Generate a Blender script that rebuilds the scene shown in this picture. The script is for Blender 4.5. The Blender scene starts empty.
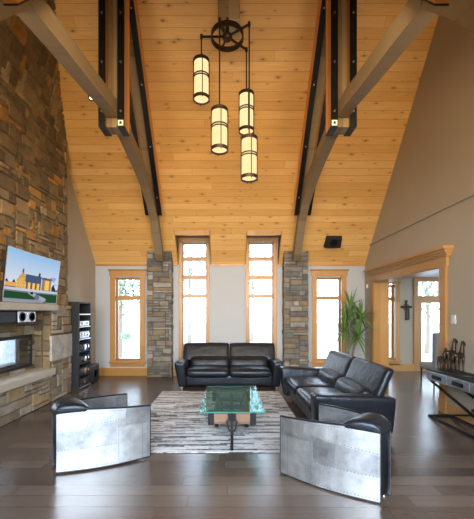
import bpy, bmesh, math, random
from mathutils import Vector, Matrix
PI = math.pi
S = bpy.context.scene
C = S.collection
rnd = random.Random(7)

# ------------------------------------------------------------------ helpers
def srgb(r, g, b):
    f = lambda c: (c / 12.92) if c <= .04045 else ((c + .055) / 1.055) ** 2.4
    return (f(r / 255), f(g / 255), f(b / 255))

def obj(name, bm, m, parent=None, smooth=False, recalc=True):
    if recalc:
        bmesh.ops.recalc_face_normals(bm, faces=bm.faces)
    me = bpy.data.meshes.new(name)
    bm.to_mesh(me); bm.free()
    if smooth:
        for p in me.polygons: p.use_smooth = True
    for mm in (m if isinstance(m, (list, tuple)) else [m]):
        me.materials.append(mm)
    o = bpy.data.objects.new(name, me); C.objects.link(o)
    if parent: o.parent = parent
    return o

def thing(name, label, cat, loc=(0, 0, 0), rz=0.0, group=None):
    o = bpy.data.objects.new(name, None); C.objects.link(o)
    o.empty_display_size = .1
    o.location = loc; o.rotation_euler = (0, 0, rz)
    o['label'] = label; o['category'] = cat
    if group: o['group'] = group
    return o

def tag(o, label, cat, group=None, kind=None):
    o['label'] = label; o['category'] = cat
    if group: o['group'] = group
    if kind: o['kind'] = kind
    return o

def struct(name, bm, m, parent=None, **k):
    o = obj(name, bm, m, parent, **k)
    if not parent: o['kind'] = 'structure'
    return o

def dup(root, loc, rz, label=None, group=None):
    r = root.copy(); C.objects.link(r); r.location = loc; r.rotation_euler = (0, 0, rz)
    if label: r['label'] = label
    if group: r['group'] = group
    for ch in list(root.children):
        c = ch.copy(); C.objects.link(c); c.parent = r
        for g in list(ch.children):
            d = g.copy(); C.objects.link(d); d.parent = c
    return r

def merge(o, bm, m):
    """add small surface detail to an existing part's mesh with its own material"""
    bmesh.ops.recalc_face_normals(bm, faces=bm.faces)
    k = len(o.data.materials)
    for f in bm.faces: f.material_index = k
    bm.from_mesh(o.data)
    bm.to_mesh(o.data); bm.free(); o.data.materials.append(m)

def BM(): return bmesh.new()

def hexa(bm, p, mi=0):
    """8 points: bottom 4 ccw, top 4 ccw"""
    v = [bm.verts.new(q) for q in p]
    fs = []
    for f in ((3, 2, 1, 0), (4, 5, 6, 7), (0, 1, 5, 4), (1, 2, 6, 5), (2, 3, 7, 6), (3, 0, 4, 7)):
        fc = bm.faces.new([v[i] for i in f]); fc.material_index = mi; fs.append(fc)
    return fs

def box(bm, x0, x1, y0, y1, z0, z1, mi=0):
    return hexa(bm, [(x0, y0, z0), (x1, y0, z0), (x1, y1, z0), (x0, y1, z0),
                     (x0, y0, z1), (x1, y0, z1), (x1, y1, z1), (x0, y1, z1)], mi)

def bevel_all(bm, w, seg=2):
    bmesh.ops.bevel(bm, geom=list(bm.edges), offset=w, segments=seg, affect='EDGES', profile=.5, clamp_overlap=True)

def bbox(x0, x1, y0, y1, z0, z1, w=.01, seg=2):
    bm = BM(); box(bm, x0, x1, y0, y1, z0, z1); bevel_all(bm, w, seg); return bm

def frame_to(d):
    d = Vector(d).normalized()
    up = Vector((0, 0, 1)) if abs(d.z) < .95 else Vector((1, 0, 0))
    a = d.cross(up).normalized(); b = a.cross(d).normalized()
    return a, b

def tube(bm, pts, r, n=8, caps=True, mi=0):
    """round tube along points; r number or list"""
    pts = [Vector(p) for p in pts]
    rings = []
    for i, p in enumerate(pts):
        d = (pts[min(i + 1, len(pts) - 1)] - pts[max(i - 1, 0)])
        a, b = frame_to(d)
        if rings:
            # keep frame continuous
            a = (pa - d.normalized() * pa.dot(d.normalized())).normalized(); b = a.cross(d.normalized()).normalized() * -1
            b = d.normalized().cross(a).normalized()
        else:
            b = d.normalized().cross(a).normalized()
        pa = a
        rr = r[i] if isinstance(r, (list, tuple)) else r
        rings.append([bm.verts.new(p + a * math.cos(2 * PI * k / n) * rr + b * math.sin(2 * PI * k / n) * rr) for k in range(n)])
    for i in range(len(rings) - 1):
        for k in range(n):
            f = bm.faces.new([rings[i][k], rings[i][(k + 1) % n], rings[i + 1][(k + 1) % n], rings[i + 1][k]]); f.material_index = mi
    if caps:
        bm.faces.new(list(reversed(rings[0]))).material_index = mi
        bm.faces.new(rings[-1]).material_index = mi
    return bm

def lathe(bm, prof, c=(0, 0, 0), n=24, axis='Z', mi=0):
    """prof: list of (r, h)."""
    rings = []
    for r, h in prof:
        ring = []
        for k in range(n):
            a = 2 * PI * k / n
            if axis == 'Z': q = (c[0] + r * math.cos(a), c[1] + r * math.sin(a), c[2] + h)
            elif axis == 'X': q = (c[0] + h, c[1] + r * math.cos(a), c[2] + r * math.sin(a))
            else: q = (c[0] + r * math.cos(a), c[1] + h, c[2] + r * math.sin(a))
            ring.append(bm.verts.new(q))
        rings.append(ring)
    for i in range(len(rings) - 1):
        for k in range(n):
            bm.faces.new([rings[i][k], rings[i][(k + 1) % n], rings[i + 1][(k + 1) % n], rings[i + 1][k]]).material_index = mi
    if prof[0][0] > 1e-4: bm.faces.new(list(reversed(rings[0]))).material_index = mi
    if prof[-1][0] > 1e-4: bm.faces.new(rings[-1]).material_index = mi
    bmesh.ops.remove_doubles(bm, verts=bm.verts, dist=1e-5)
    return bm

def torus(bm, c, R, r, axis='Z', n=32, m=8, h=None):
    """ring; h = band height (rectangular section) when given"""
    A = {'Z': (Vector((1, 0, 0)), Vector((0, 1, 0)), Vector((0, 0, 1))),
         'X': (Vector((0, 1, 0)), Vector((0, 0, 1)), Vector((1, 0, 0))),
         'Y': (Vector((1, 0, 0)), Vector((0, 0, 1)), Vector((0, 1, 0)))}[axis]
    c = Vector(c); rings = []
    for k in range(n):
        a = 2 * PI * k / n
        e = A[0] * math.cos(a) + A[1] * math.sin(a)
        if h:
            sec = [(-r, -h / 2), (r, -h / 2), (r, h / 2), (-r, h / 2)]
        else:
            sec = [(r * math.cos(2 * PI * j / m), r * math.sin(2 * PI * j / m)) for j in range(m)]
        rings.append([bm.verts.new(c + e * (R + s[0]) + A[2] * s[1]) for s in sec])
    mm = len(rings[0])
    for k in range(n):
        for j in range(mm):
            bm.faces.new([rings[k][j], rings[k][(j + 1) % mm], rings[(k + 1) % n][(j + 1) % mm], rings[(k + 1) % n][j]])
    return bm

def bar(bm, p, q, w, h, up=(0, 0, 1), mi=0):
    """rectangular bar from p to q: w across, h along up-ish"""
    p, q = Vector(p), Vector(q); d = (q - p).normalized()
    a = d.cross(Vector(up)).normalized(); b = a.cross(d).normalized()
    P = []
    for e in (p, q):
        P += [e - a * w / 2 - b * h / 2, e + a * w / 2 - b * h / 2, e + a * w / 2 + b * h / 2, e - a * w / 2 + b * h / 2]
    return hexa(bm, P, mi)

def cushion(sx, sy, sz, r=.05, puff=(0, 0, 0), n=10, c=(0, 0, 0), warp=None, bm=None):
    """rounded soft block, centred; puff bulges each axis' faces"""
    bm = bm or BM()
    t = bmesh.new()
    bmesh.ops.create_cube(t, size=2)
    bmesh.ops.subdivide_edges(t, edges=t.edges, cuts=n, use_grid_fill=True)
    H = Vector((sx / 2, sy / 2, sz / 2))
    for v in t.verts:
        u = Vector([math.sin(max(-1, min(1, k)) * PI / 2) for k in v.co])
        p = Vector([u[i] * H[i] for i in range(3)])
        rr = min(r, *[h * .98 for h in H])
        inn = Vector([max(-(H[i] - rr), min(H[i] - rr, p[i])) for i in range(3)])
        d = p - inn
        q = inn + d.normalized() * rr if d.length > 1e-6 else p
        for i in range(3):
            j, k = (i + 1) % 3, (i + 2) % 3
            q[i] += puff[i] * (u[i]) * (1 - u[j] ** 2) ** .7 * (1 - u[k] ** 2) ** .7
        if warp: q = Vector(warp(q))
        v.co = q + Vector(c)
    me = bpy.data.meshes.new('t'); t.to_mesh(me); t.free(); bm.from_mesh(me); bpy.data.meshes.remove(me)
    return bm

def cells(us, vs, holes):
    us = sorted(set(us + [h[0] for h in holes] + [h[1] for h in holes]))
    vs = sorted(set(vs + [h[2] for h in holes] + [h[3] for h in holes]))
    for i in range(len(us) - 1):
        for j in range(len(vs) - 1):
            cu, cv = (us[i] + us[i + 1]) / 2, (vs[j] + vs[j + 1]) / 2
            if any(h[0] < cu < h[1] and h[2] < cv < h[3] for h in holes): continue
            yield us[i], us[i + 1], vs[j], vs[j + 1]

# ------------------------------------------------------------------ materials
class N:
    def __init__(s, name):
        s.m = bpy.data.materials.new(name); s.m.use_nodes = True
        s.t = s.m.node_tree; s.t.nodes.clear()
        s.out = s.t.nodes.new('ShaderNodeOutputMaterial')
    def n(s, typ, ins=None, **kw):
        nd = s.t.nodes.new(typ)
        for k, v in kw.items(): setattr(nd, k, v)
        for k, v in (ins or {}).items(): s.set(nd.inputs[k], v)
        return nd
    def set(s, sock, v):
        if isinstance(v, bpy.types.NodeSocket): s.t.links.new(v, sock)
        elif isinstance(v, (tuple, list)) and len(v) == 3 and sock.type == 'RGBA': sock.default_value = (*v, 1)
        else: sock.default_value = v
    def math(s, op, a, b=0.0, c=0.0):
        nd = s.n('ShaderNodeMath', operation=op); s.set(nd.inputs[0], a); s.set(nd.inputs[1], b); s.set(nd.inputs[2], c)
        return nd.outputs[0]
    def mix(s, f, a, b, mode='MIX'):
        nd = s.n('ShaderNodeMix', data_type='RGBA', blend_type=mode)
        s.set(nd.inputs[0], f); s.set(nd.inputs[6], a); s.set(nd.inputs[7], b)
        return nd.outputs[2]
    def ramp(s, f, stops, interp='LINEAR'):
        nd = s.n('ShaderNodeValToRGB'); s.set(nd.inputs[0], f); cr = nd.color_ramp; cr.interpolation = interp
        while len(cr.elements) < len(stops): cr.elements.new(.5)
        for e, (p, c) in zip(cr.elements, stops):
            e.position = p; e.color = (*c, 1) if len(c) == 3 else c
        return nd.outputs[0]
    def noise(s, vec, scale=5, detail=3, rough=.5, w=None):
        nd = s.n('ShaderNodeTexNoise', {'Scale': scale, 'Detail': detail, 'Roughness': rough})
        if vec is not None: s.set(nd.inputs['Vector'], vec)
        return nd.outputs[0]
    def coord(s, kind='Object'):
        return s.n('ShaderNodeTexCoord').outputs[kind]
    def scale(s, vec, sc):
        nd = s.n('ShaderNodeVectorMath', operation='MULTIPLY'); s.set(nd.inputs[0], vec); nd.inputs[1].default_value = sc
        return nd.outputs[0]
    def bump(s, h, dist=.01, strength=1.0):
        return s.n('ShaderNodeBump', {'Height': h, 'Distance': dist, 'Strength': strength}).outputs[0]
    def bsdf(s, **kw):
        nd = s.n('ShaderNodeBsdfPrincipled')
        for k, v in kw.items(): s.set(nd.inputs[k.replace('_', ' ')], v)
        s.t.links.new(nd.outputs[0], s.out.inputs[0])
        return s.m

def plain(name, col, rough=.5, metal=0.0, var=.12, sc=8, bump=0.0, bsc=60, **kw):
    g = N(name); co = g.coord()
    f = g.noise(co, sc, 3)
    c = g.mix(f, tuple(x * (1 - var) for x in col), tuple(min(1, x * (1 + var)) for x in col))
    k = dict(Base_Color=c, Roughness=rough, Metallic=metal, **kw)
    if bump: k['Normal'] = g.bump(g.noise(co, bsc, 4), bump)
    return g.bsdf(**k)

def planks(name, U, V, width, length, tones, gap=.04, gapcol=(.02, .012, .006), rough=.4, knots=True, vs=1.0, grain=1.0, rvar=0.0, bumpd=.002, knotcol=(.13, .045, .012), rw=.55, spec=.5):
    """boards running along axis U, side by side along axis V"""
    g = N(name); co = g.coord()
    sp = g.n('ShaderNodeSeparateXYZ', {0: co}); u = sp.outputs[U]; v = g.math('MULTIPLY', sp.outputs[V], vs / width)
    row = g.math('FLOOR', v); fr = g.math('FRACT', v)
    r1 = g.n('ShaderNodeTexWhiteNoise', {'W': row}, noise_dimensions='1D').outputs[0]
    uu = g.math('ADD', g.math('DIVIDE', u, length), g.math('MULTIPLY', r1, 9.7))
    seg = g.math('FLOOR', uu); fu = g.math('FRACT', uu)
    idv = g.n('ShaderNodeCombineXYZ', {0: row, 1: seg, 2: 3.3}).outputs[0]
    r2 = g.n('ShaderNodeTexWhiteNoise', {'Vector': idv}, noise_dimensions='3D').outputs[0]
    gv = g.n('ShaderNodeCombineXYZ', {0: g.math('ADD', g.math('MULTIPLY', u, 1.4), g.math('MULTIPLY', r2, 40)), 1: g.math('MULTIPLY', v, width * 22), 2: row}).outputs[0]
    gr = g.noise(gv, 1.6, 5, .6)
    gr2 = g.noise(gv, 7, 3, .6)
    tone = g.math('ADD', g.math('ADD', g.math('MULTIPLY', r2, rw), (.55 - rw) / 2), g.math('MULTIPLY', g.math('ADD', gr, g.math('MULTIPLY', gr2, .35)), .5 * grain))
    col = g.ramp(tone, [(i / (len(tones) - 1) * .7 + .15, t) for i, t in enumerate(tones)])
    if knots:
        kv = g.n('ShaderNodeCombineXYZ', {0: g.math('MULTIPLY', u, 2.6), 1: g.math('MULTIPLY', v, width * 6.2), 2: 0.0}).outputs[0]
        vo = g.n('ShaderNodeTexVoronoi', {'Vector': kv, 'Scale': 1.0, 'Randomness': 1.0}, voronoi_dimensions='2D')
        pk = g.n('ShaderNodeTexWhiteNoise', {'Vector': vo.outputs['Position']}, noise_dimensions='3D').outputs[0]
        rad = g.math('MULTIPLY', g.math('MAXIMUM', g.math('SUBTRACT', pk, .22), 0), .115)
        kf = g.math('MULTIPLY', g.math('SUBTRACT', rad, vo.outputs['Distance']), 40)
        kf = g.n('ShaderNodeClamp', {0: kf}).outputs[0]
        col = g.mix(g.math('MULTIPLY', kf, .85), col, knotcol)
        halo = g.n('ShaderNodeClamp', {0: g.math('MULTIPLY', g.math('SUBTRACT', g.math('MULTIPLY', rad, 3.2), vo.outputs['Distance']), 6)}).outputs[0]
        col = g.mix(g.math('MULTIPLY', halo, .35), col, tuple(t * .6 for t in tones[0]))
    e = g.math('LESS_THAN', fr, gap)
    e2 = g.math('LESS_THAN', fu, gap * width / length * .6)
    e = g.math('MAXIMUM', e, e2)
    col = g.mix(g.math('MULTIPLY', e, .75), col, gapcol)
    ro = g.math('ADD', rough, g.math('MULTIPLY', g.math('SUBTRACT', gr, .5), rvar)) if rvar else rough
    h = g.math('SUBTRACT', g.math('MULTIPLY', gr, .25), e)
    return g.bsdf(Base_Color=col, Roughness=ro, Normal=g.bump(h, bumpd, .6), Specular_IOR_Level=spec)

PINE = [(.43, .215, .052), (.57, .305, .084), (.65, .375, .118), (.75, .475, .19)]
M = {}
M['ceiling'] = planks('pine_boards', 0, 1, .15, 5.2, PINE, gap=.04, gapcol=(.24, .10, .025), rough=.45, vs=1.59, rw=.28)
M['ceiling_flat'] = planks('pine_boards_flat', 0, 1, .15, 3.1, PINE, gap=.045, gapcol=(.18, .08, .025), rough=.45)
M['floor'] = planks('dark_oak_boards', 0, 1, .17, 1.9, [(.045, .031, .024), (.070, .050, .039), (.092, .067, .053), (.12, .089, .072)], gap=.03, gapcol=(.006, .004, .003), rough=.25, knots=False, rvar=.10, bumpd=.0005, grain=.8, spec=.85)
M['sideboards'] = planks('outer_ground_paving', 0, 1, .5, .8, [(.5, .5, .48), (.6, .6, .58), (.7, .7, .68)], knots=False, rough=.8)
TR = [(.29, .135, .034), (.38, .19, .052), (.46, .245, .078)]
M['trim_x'] = planks('fir_trim_across', 0, 2, .6, 5, TR, gap=0, rough=.35, knots=False, grain=1.2)
M['trim_y'] = planks('fir_trim_along', 1, 2, .6, 5, TR, gap=0, rough=.35, knots=False, grain=1.2)
M['trim_z'] = planks('fir_trim_upright', 2, 0, .6, 5, TR, gap=0, rough=.35, knots=False, grain=1.2)
BEAM = [(.055, .034, .016), (.10, .064, .031), (.15, .10, .052), (.20, .145, .082)]
M['beam_y'] = planks('weathered_timber', 1, 2, 3.0, 9, BEAM, gap=0, rough=.6, grain=1.5, knotcol=(.05, .03, .015))
M['beam_z'] = planks('weathered_timber_upright', 2, 0, 3.0, 9, BEAM, gap=0, rough=.6, grain=1.5, knotcol=(.05, .03, .015))
M['pale_post'] = planks('pale_timber_upright', 2, 0, 3.0, 9, [(.24, .19, .11), (.33, .27, .16), (.40, .33, .21)], gap=0, rough=.6)
M['post_z'] = planks('orange_timber_upright', 2, 1, 3.0, 9, [(.35, .14, .035), (.5, .22, .06), (.6, .28, .09)], gap=0, rough=.5, knots=False)
M['wall'] = plain('greige_plaster', (.38, .325, .25), .8, var=.03, sc=2, bump=.001, bsc=120)
M['wall_far'] = plain('plaster_lit_tint', (.42, .43, .44), .8, var=.03, sc=2, bump=.001, bsc=120)  # same plaster as the other walls, its different lighting put into the colour
M['white'] = plain('white_ceiling_paint', (.82, .80, .76), .8, var=.02)
M['black_steel'] = plain('black_steel', (.012, .012, .013), .45, .6, var=.2)
M['black_matte'] = plain('black_matte', (.010, .010, .011), .6, var=.2)
M['iron'] = plain('bronze_iron', (.045, .032, .024), .5, .7, var=.3, sc=30)
M['bolt'] = plain('bolt_steel', (.55, .55, .55), .35, 1.0)
M['chrome'] = plain('chrome', (.75, .75, .76), .15, 1.0, var=.02)
M['silver'] = plain('satin_silver', (.45, .45, .45), .35, .9, var=.05)
M['bronze'] = plain('patinated_bronze', (.06, .045, .03), .42, .8, var=.4, sc=25, bump=.002)
M['terracotta'] = plain('glazed_pot', (.06, .055, .05), .35, var=.2)
M['soil'] = plain('soil', (.05, .035, .02), .9, var=.4, sc=40)
M['bark'] = plain('bark', (.22, .17, .12), .8, var=.3, sc=20, bump=.004)
M['grey_fabric'] = plain('grey_linen', (.32, .31, .29), .85, var=.08, sc=60, bump=.001, bsc=300)
M['label_white'] = plain('white_sticker', (.8, .8, .8), .5, var=.02)
M['switch'] = plain('brushed_plate', (.55, .50, .42), .35, .7, var=.05)

def leather():
    g = N('black_leather'); co = g.coord()
    v = g.n('ShaderNodeTexVoronoi', {'Vector': co, 'Scale': 260.0}, feature='DISTANCE_TO_EDGE').outputs['Distance']
    w = g.noise(g.scale(co, (1, 1, 1)), 7, 3, .6)
    b1 = g.bump(v, .0006, .5)
    nd = g.n('ShaderNodeBump', {'Height': w, 'Distance': .018, 'Strength': .7, 'Normal': b1}).outputs[0]
    r = g.math('ADD', .27, g.math('MULTIPLY', g.noise(co, 25, 3), .16))
    return g.bsdf(Base_Color=g.mix(w, (.006, .007, .010), (.011, .012, .016)), Roughness=r, Normal=nd, Specular_IOR_Level=.42, Specular_Tint=(.75, .86, 1.0, 1))
M['leather'] = leather()

def aluminium(nm, ca, cb, r0):
    g = N(nm); co = g.coord()
    n1 = g.noise(g.scale(co, (1.0, 1.0, 1.0)), 5, 5, .65)
    n2 = g.noise(g.scale(co, (40, 40, 3)), 4, 3, .6)
    n3 = g.noise(co, 45, 4, .7)
    c = g.ramp(n1, [(.32, ca), (.68, cb)])
    c = g.mix(g.math('MULTIPLY', n3, .25), c, ca)
    r = g.math('ADD', r0 - .1, g.math('MULTIPLY', g.math('ADD', n1, g.math('MULTIPLY', n2, .5)), .16))
    return g.bsdf(Base_Color=c, Roughness=r, Metallic=.92, Normal=g.bump(n1, .012, .35))
M['rivet'] = plain('dark_rivet', (.16, .165, .17), .4, .8, var=.05)
M['alu'] = aluminium('worn_aluminium', (.30, .315, .335), (.62, .64, .67), .33)
M['alu_b'] = aluminium('worn_aluminium_sheet', (.38, .40, .42), (.70, .72, .74), .40)

def stone():
    g = N('split_stone'); co = g.coord()
    at = g.n('ShaderNodeAttribute', attribute_name='Col').outputs[0]
    n1 = g.noise(co, 6, 6, .7); n2 = g.noise(co, 22, 5, .7)
    c = g.mix(1.0, at, g.ramp(n1, [(.25, (.55, .5, .45)), (.5, (.95, .95, .95)), (.75, (1.3, 1.25, 1.15))]), 'MULTIPLY')
    c = g.mix(g.math('MULTIPLY', n2, .35), c, g.mix(1.0, c, (.45, .4, .35), 'MULTIPLY'))
    h = g.math('ADD', g.math('MULTIPLY', n1, 1.0), g.math('MULTIPLY', n2, .4))
    return g.bsdf(Base_Color=c, Roughness=.75, Normal=g.bump(h, .035, .9))
M['stone'] = stone()
M['limestone'] = plain('limestone_slab', (.42, .37, .29), .65, var=.12, sc=5, bump=.004, bsc=25)

def rug_mat():
    g = N('patchwork_rug'); co = g.coord()
    sp = g.n('ShaderNodeSeparateXYZ', {0: co}); u = sp.outputs[0]
    v = g.math('DIVIDE', sp.outputs[1], .045); row = g.math('FLOOR', v)
    r1 = g.n('ShaderNodeTexWhiteNoise', {'W': row}, noise_dimensions='1D').outputs[0]
    seg = g.math('FLOOR', g.math('ADD', g.math('DIVIDE', u, .42), g.math('MULTIPLY', r1, 13)))
    r2 = g.n('ShaderNodeTexWhiteNoise', {'Vector': g.n('ShaderNodeCombineXYZ', {0: row, 1: seg, 2: 0.0}).outputs[0]}, noise_dimensions='3D').outputs[0]
    st = g.noise(g.n('ShaderNodeCombineXYZ', {0: g.math('ADD', g.math('MULTIPLY', u, 3.2), g.math('MULTIPLY', r2, 30)), 1: g.math('MULTIPLY', v, 1.5), 2: row}).outputs[0], 1.6, 6, .7)
    st2 = g.noise(g.scale(co, (14, 60, 1)), 1.5, 4, .7)
    f = g.math('ADD', g.math('ADD', g.math('MULTIPLY', r2, .26), g.math('MULTIPLY', st, .85)), g.math('MULTIPLY', g.math('SUBTRACT', st2, .5), .6))
    c = g.ramp(f, [(.36, (.022, .024, .030)), (.45, (.09, .09, .10)), (.51, (.27, .275, .29)), (.60, (.54, .55, .57)), (.85, (.72, .73, .75))])
    return g.bsdf(Base_Color=c, Roughness=.9, Normal=g.bump(st2, .006, .6))
M['rug'] = rug_mat()

def glass_mat(name, tint=(1, 1, 1), refl=.10, k=.9):
    g = N(name)
    lw = g.n('ShaderNodeFresnel', {'IOR': 1.45})
    tr = g.n('ShaderNodeBsdfTransparent', {'Color': (*tint, 1)})
    gl = g.n('ShaderNodeBsdfGlossy', {'Color': (1, 1, 1, 1), 'Roughness': .02})
    f = g.math('ADD', g.math('MULTIPLY', lw.outputs[0], k), refl * .1)
    mx = g.n('ShaderNodeMixShader'); g.set(mx.inputs[0], f)
    g.t.links.new(tr.outputs[0], mx.inputs[1]); g.t.links.new(gl.outputs[0], mx.inputs[2])
    g.t.links.new(mx.outputs[0], g.out.inputs[0])
    return g.m
M['glass'] = glass_mat('window_glass')
M['table_glass'] = glass_mat('green_table_glass', (.52, .74, .72), .10, .16)
M['glass_edge'] = plain('glass_edge_green', (.03, .16, .13), .1, var=.05)

def emit(name, col, s, var=0):
    g = N(name)
    c = col
    if var:
        c = g.mix(g.noise(g.coord(), 9, 3), tuple(x * (1 - var) for x in col), col)
    e = g.n('ShaderNodeEmission', {'Strength': s}); g.set(e.inputs[0], c if isinstance(c, bpy.types.NodeSocket) else (*c, 1))
    g.t.links.new(e.outputs[0], g.out.inputs[0]); return g.m
M['shade'] = emit('amber_lantern_glass', (1.0, .75, .37), 1.35, .2)
M['bulb'] = emit('bulb_glow', (1.0, .80, .5), 6)
M['downlight'] = emit('downlight_glow', (1.0, .82, .55), 9)
def attr_emit(name, s):
    g = N(name); at = g.n('ShaderNodeAttribute', attribute_name='Col').outputs[0]
    e = g.n('ShaderNodeEmission', {'Strength': s}); g.set(e.inputs[0], at); g.t.links.new(e.outputs[0], g.out.inputs[0]); return g.m
M['screen'] = attr_emit('lit_screen', .95)

def leaf_mat(name, a, b):
    g = N(name); f = g.noise(g.coord(), 9, 3)
    return g.bsdf(Base_Color=g.mix(f, a, b), Roughness=.5, Subsurface_Weight=0.0)
M['yucca'] = leaf_mat('sword_leaf_green', (.035, .10, .012), (.16, .28, .05))
M['foliage'] = leaf_mat('outdoor_foliage', (.16, .20, .12), (.32, .36, .24))
M['grass'] = leaf_mat('lawn', (.05, .085, .02), (.12, .15, .06))

# ------------------------------------------------------------------ stonework
CHIM = [(.19, .145, .085), (.23, .175, .10), (.15, .118, .075), (.28, .215, .13), (.21, .17, .11), (.38, .22, .065), (.13, .105, .075), (.33, .27, .18), (.17, .13, .08), (.19, .155, .10), (.24, .18, .10)]
CHIM = [(a * 1.12, c * .98, d * .74) for a, c, d in CHIM]
HEARTH = [(.30, .25, .18), (.36, .31, .23), (.26, .20, .13), (.40, .35, .27), (.22, .18, .13), (.34, .24, .13)]
PILL = [(.17, .165, .15), (.22, .205, .18), (.13, .125, .115), (.27, .25, .21), (.24, .18, .11), (.19, .15, .10), (.31, .29, .26)]

def stones(bm, u0, u1, v0, v1, P, cu, cv, pal, seed, holes=(), dep=.03, mw=(2, 5), mh=(1, 3), gap=.008):
    """irregular ashlar on one face; P(u, v, out) gives the point. Colours go to the 'Col' layer."""
    lay = bm.loops.layers.float_color.get('Col') or bm.loops.layers.float_color.new('Col')
    r = random.Random(seed)
    nu, nv = max(1, round((u1 - u0) / cu)), max(1, round((v1 - v0) / cv))
    du, dv = (u1 - u0) / nu, (v1 - v0) / nv
    occ = [[False] * nv for _ in range(nu)]
    for i in range(nu):
        for j in range(nv):
            x, y = u0 + (i + .5) * du, v0 + (j + .5) * dv
            if any(h[0] < x < h[1] and h[2] < y < h[3] for h in holes): occ[i][j] = True
    for j in range(nv):
        for i in range(nu):
            if occ[i][j]: continue
            h = min(r.randint(*mh), nv - j)
            w = min(r.randint(*mw) if h < 3 else r.randint(2, 4), nu - i)
            ww = 0
            while ww < w and not occ[i + ww][j]: ww += 1
            w = ww
            hh = 1
            while hh < h and all(not occ[i + a][j + hh] for a in range(w)): hh += 1
            h = hh
            for a in range(w):
                for b in range(h): occ[i + a][j + b] = True
            a0, a1, b0, b1 = u0 + i * du, u0 + (i + w) * du, v0 + j * dv, v0 + (j + h) * dv
            g0, g1 = gap / 2 * r.uniform(.4, 1.2), gap / 2 * r.uniform(.4, 1.2)
            a0 += g0; a1 -= g1; b0 += g1; b1 -= g0
            d = dep * r.uniform(.5, 1.15); ins = .010
            jit = lambda: r.uniform(-.006, .006)
            base = [P(a0, b0, -.01), P(a1, b0, -.01), P(a1, b1, -.01), P(a0, b1, -.01)]
            top = [P(a0 + ins, b0 + ins + jit(), d + jit() * .6), P(a1 - ins, b0 + ins + jit(), d + jit() * .6), P(a1 - ins, b1 - ins + jit(), d + jit() * .6), P(a0 + ins, b1 - ins + jit(), d + jit() * .6)]
            vb = [bm.verts.new(q) for q in base]; vt = [bm.verts.new(q) for q in top]
            col = pal[r.randrange(len(pal))]; k = r.uniform(.78, 1.22); col = tuple(min(1, x * k) for x in col)
            fs = [bm.faces.new(vt)] + [bm.faces.new([vb[q], vb[(q + 1) % 4], vt[(q + 1) % 4], vt[q]]) for q in range(4)]
            for f in fs:
                for l in f.loops: l[lay] = (*col, 1)

def colour_faces(bm, fs, col):
    lay = bm.loops.layers.float_color.get('Col') or bm.loops.layers.float_color.new('Col')
    for f in fs:
        for l in f.loops: l[lay] = (*col, 1)
MORT = (.11, .09, .065)

# ------------------------------------------------------------------ shell
XL, XR, YF = -3.42, 3.48, 8.45
Z0, SL, YR = 2.85, 1.236, 4.85
ZR = Z0 + SL * (YF - YR)
YN = 2 * YR - YF
def zc(y): return Z0 + SL * (YF - y) if y > YR else (Z0 + SL * (y - YN) if y > YN else Z0)

b = BM(); box(b, -4.2, 9.0, -4.5, 9.35, -.12, 0); struct('floor', b, M['floor'])

# far wall and its openings: (x0,x1,z0,z1)
WIN = [(-2.93, -2.25, .36, 2.52), (-1.23, -.55, .36, 3.44), (.49, 1.17, .36, 3.44), (2.22, 2.90, .36, 2.52)]
b = BM()
for u0, u1, v0, v1 in cells([XL - .25, XR + .30], [0, 3.9], WIN): box(b, u0, u1, YF, YF + .25, v0, v1)
bmesh.ops.remove_doubles(b, verts=b.verts, dist=1e-4)
struct('wall_far', b, M['wall_far'])

# right wall with wide opening
DO = (5.40, 7.87, -.01, 2.35)
b = BM()
def profile_wall(bm, x0, x1, ys, holes):
    # boxes below 2.35, then a gable prism above
    for u0, u1, v0, v1 in cells([ys[0], ys[1]], [0, 2.6], holes): box(bm, x0, x1, u0, u1, v0, v1)
    pts = [(ys[0], 2.6), (ys[1], 2.6), (ys[1], zc(ys[1]) + .12), (YR, ZR + .12), (YN, Z0 + .12), (ys[0], Z0 + .12)]
    lo = [bm.verts.new((x0, p[0], p[1])) for p in pts]; hi = [bm.verts.new((x1, p[0], p[1])) for p in pts]
    bm.faces.new(lo); bm.faces.new(list(reversed(hi)))
    for i in range(len(pts)):
        j = (i + 1) % len(pts); bm.faces.new([lo[i], lo[j], hi[j], hi[i]])
profile_wall(b, XR, XR + .30, (-4.5, YF), [DO])
struct('wall_right', b, M['wall'])
b = BM(); box(b, XR - .035, XR, -4.0, YF, 3.27, 3.295); struct('trim_1', b, M['wall'])

# left wall: leaves the chimney's bay open low down
b = BM()
profile_wall(b, XL - .25, XL, (-4.5, YF), [(3.3, 6.6, -.01, 1.9)])
struct('wall_left', b, M['wall'])

# back wall behind the camera: a wall of glazing bays
BW = [(-3.0, -.9, .25, 2.6), (-.7, 1.0, .25, 2.6), (1.2, 3.1, .25, 2.6)]
b = BM()
for u0, u1, v0, v1 in cells([XL - .25, XR + .3], [0, 3.0], BW): box(b, u0, u1, -4.5, -4.3, v0, v1)
struct('wall_back', b, M['wall'])

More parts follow.
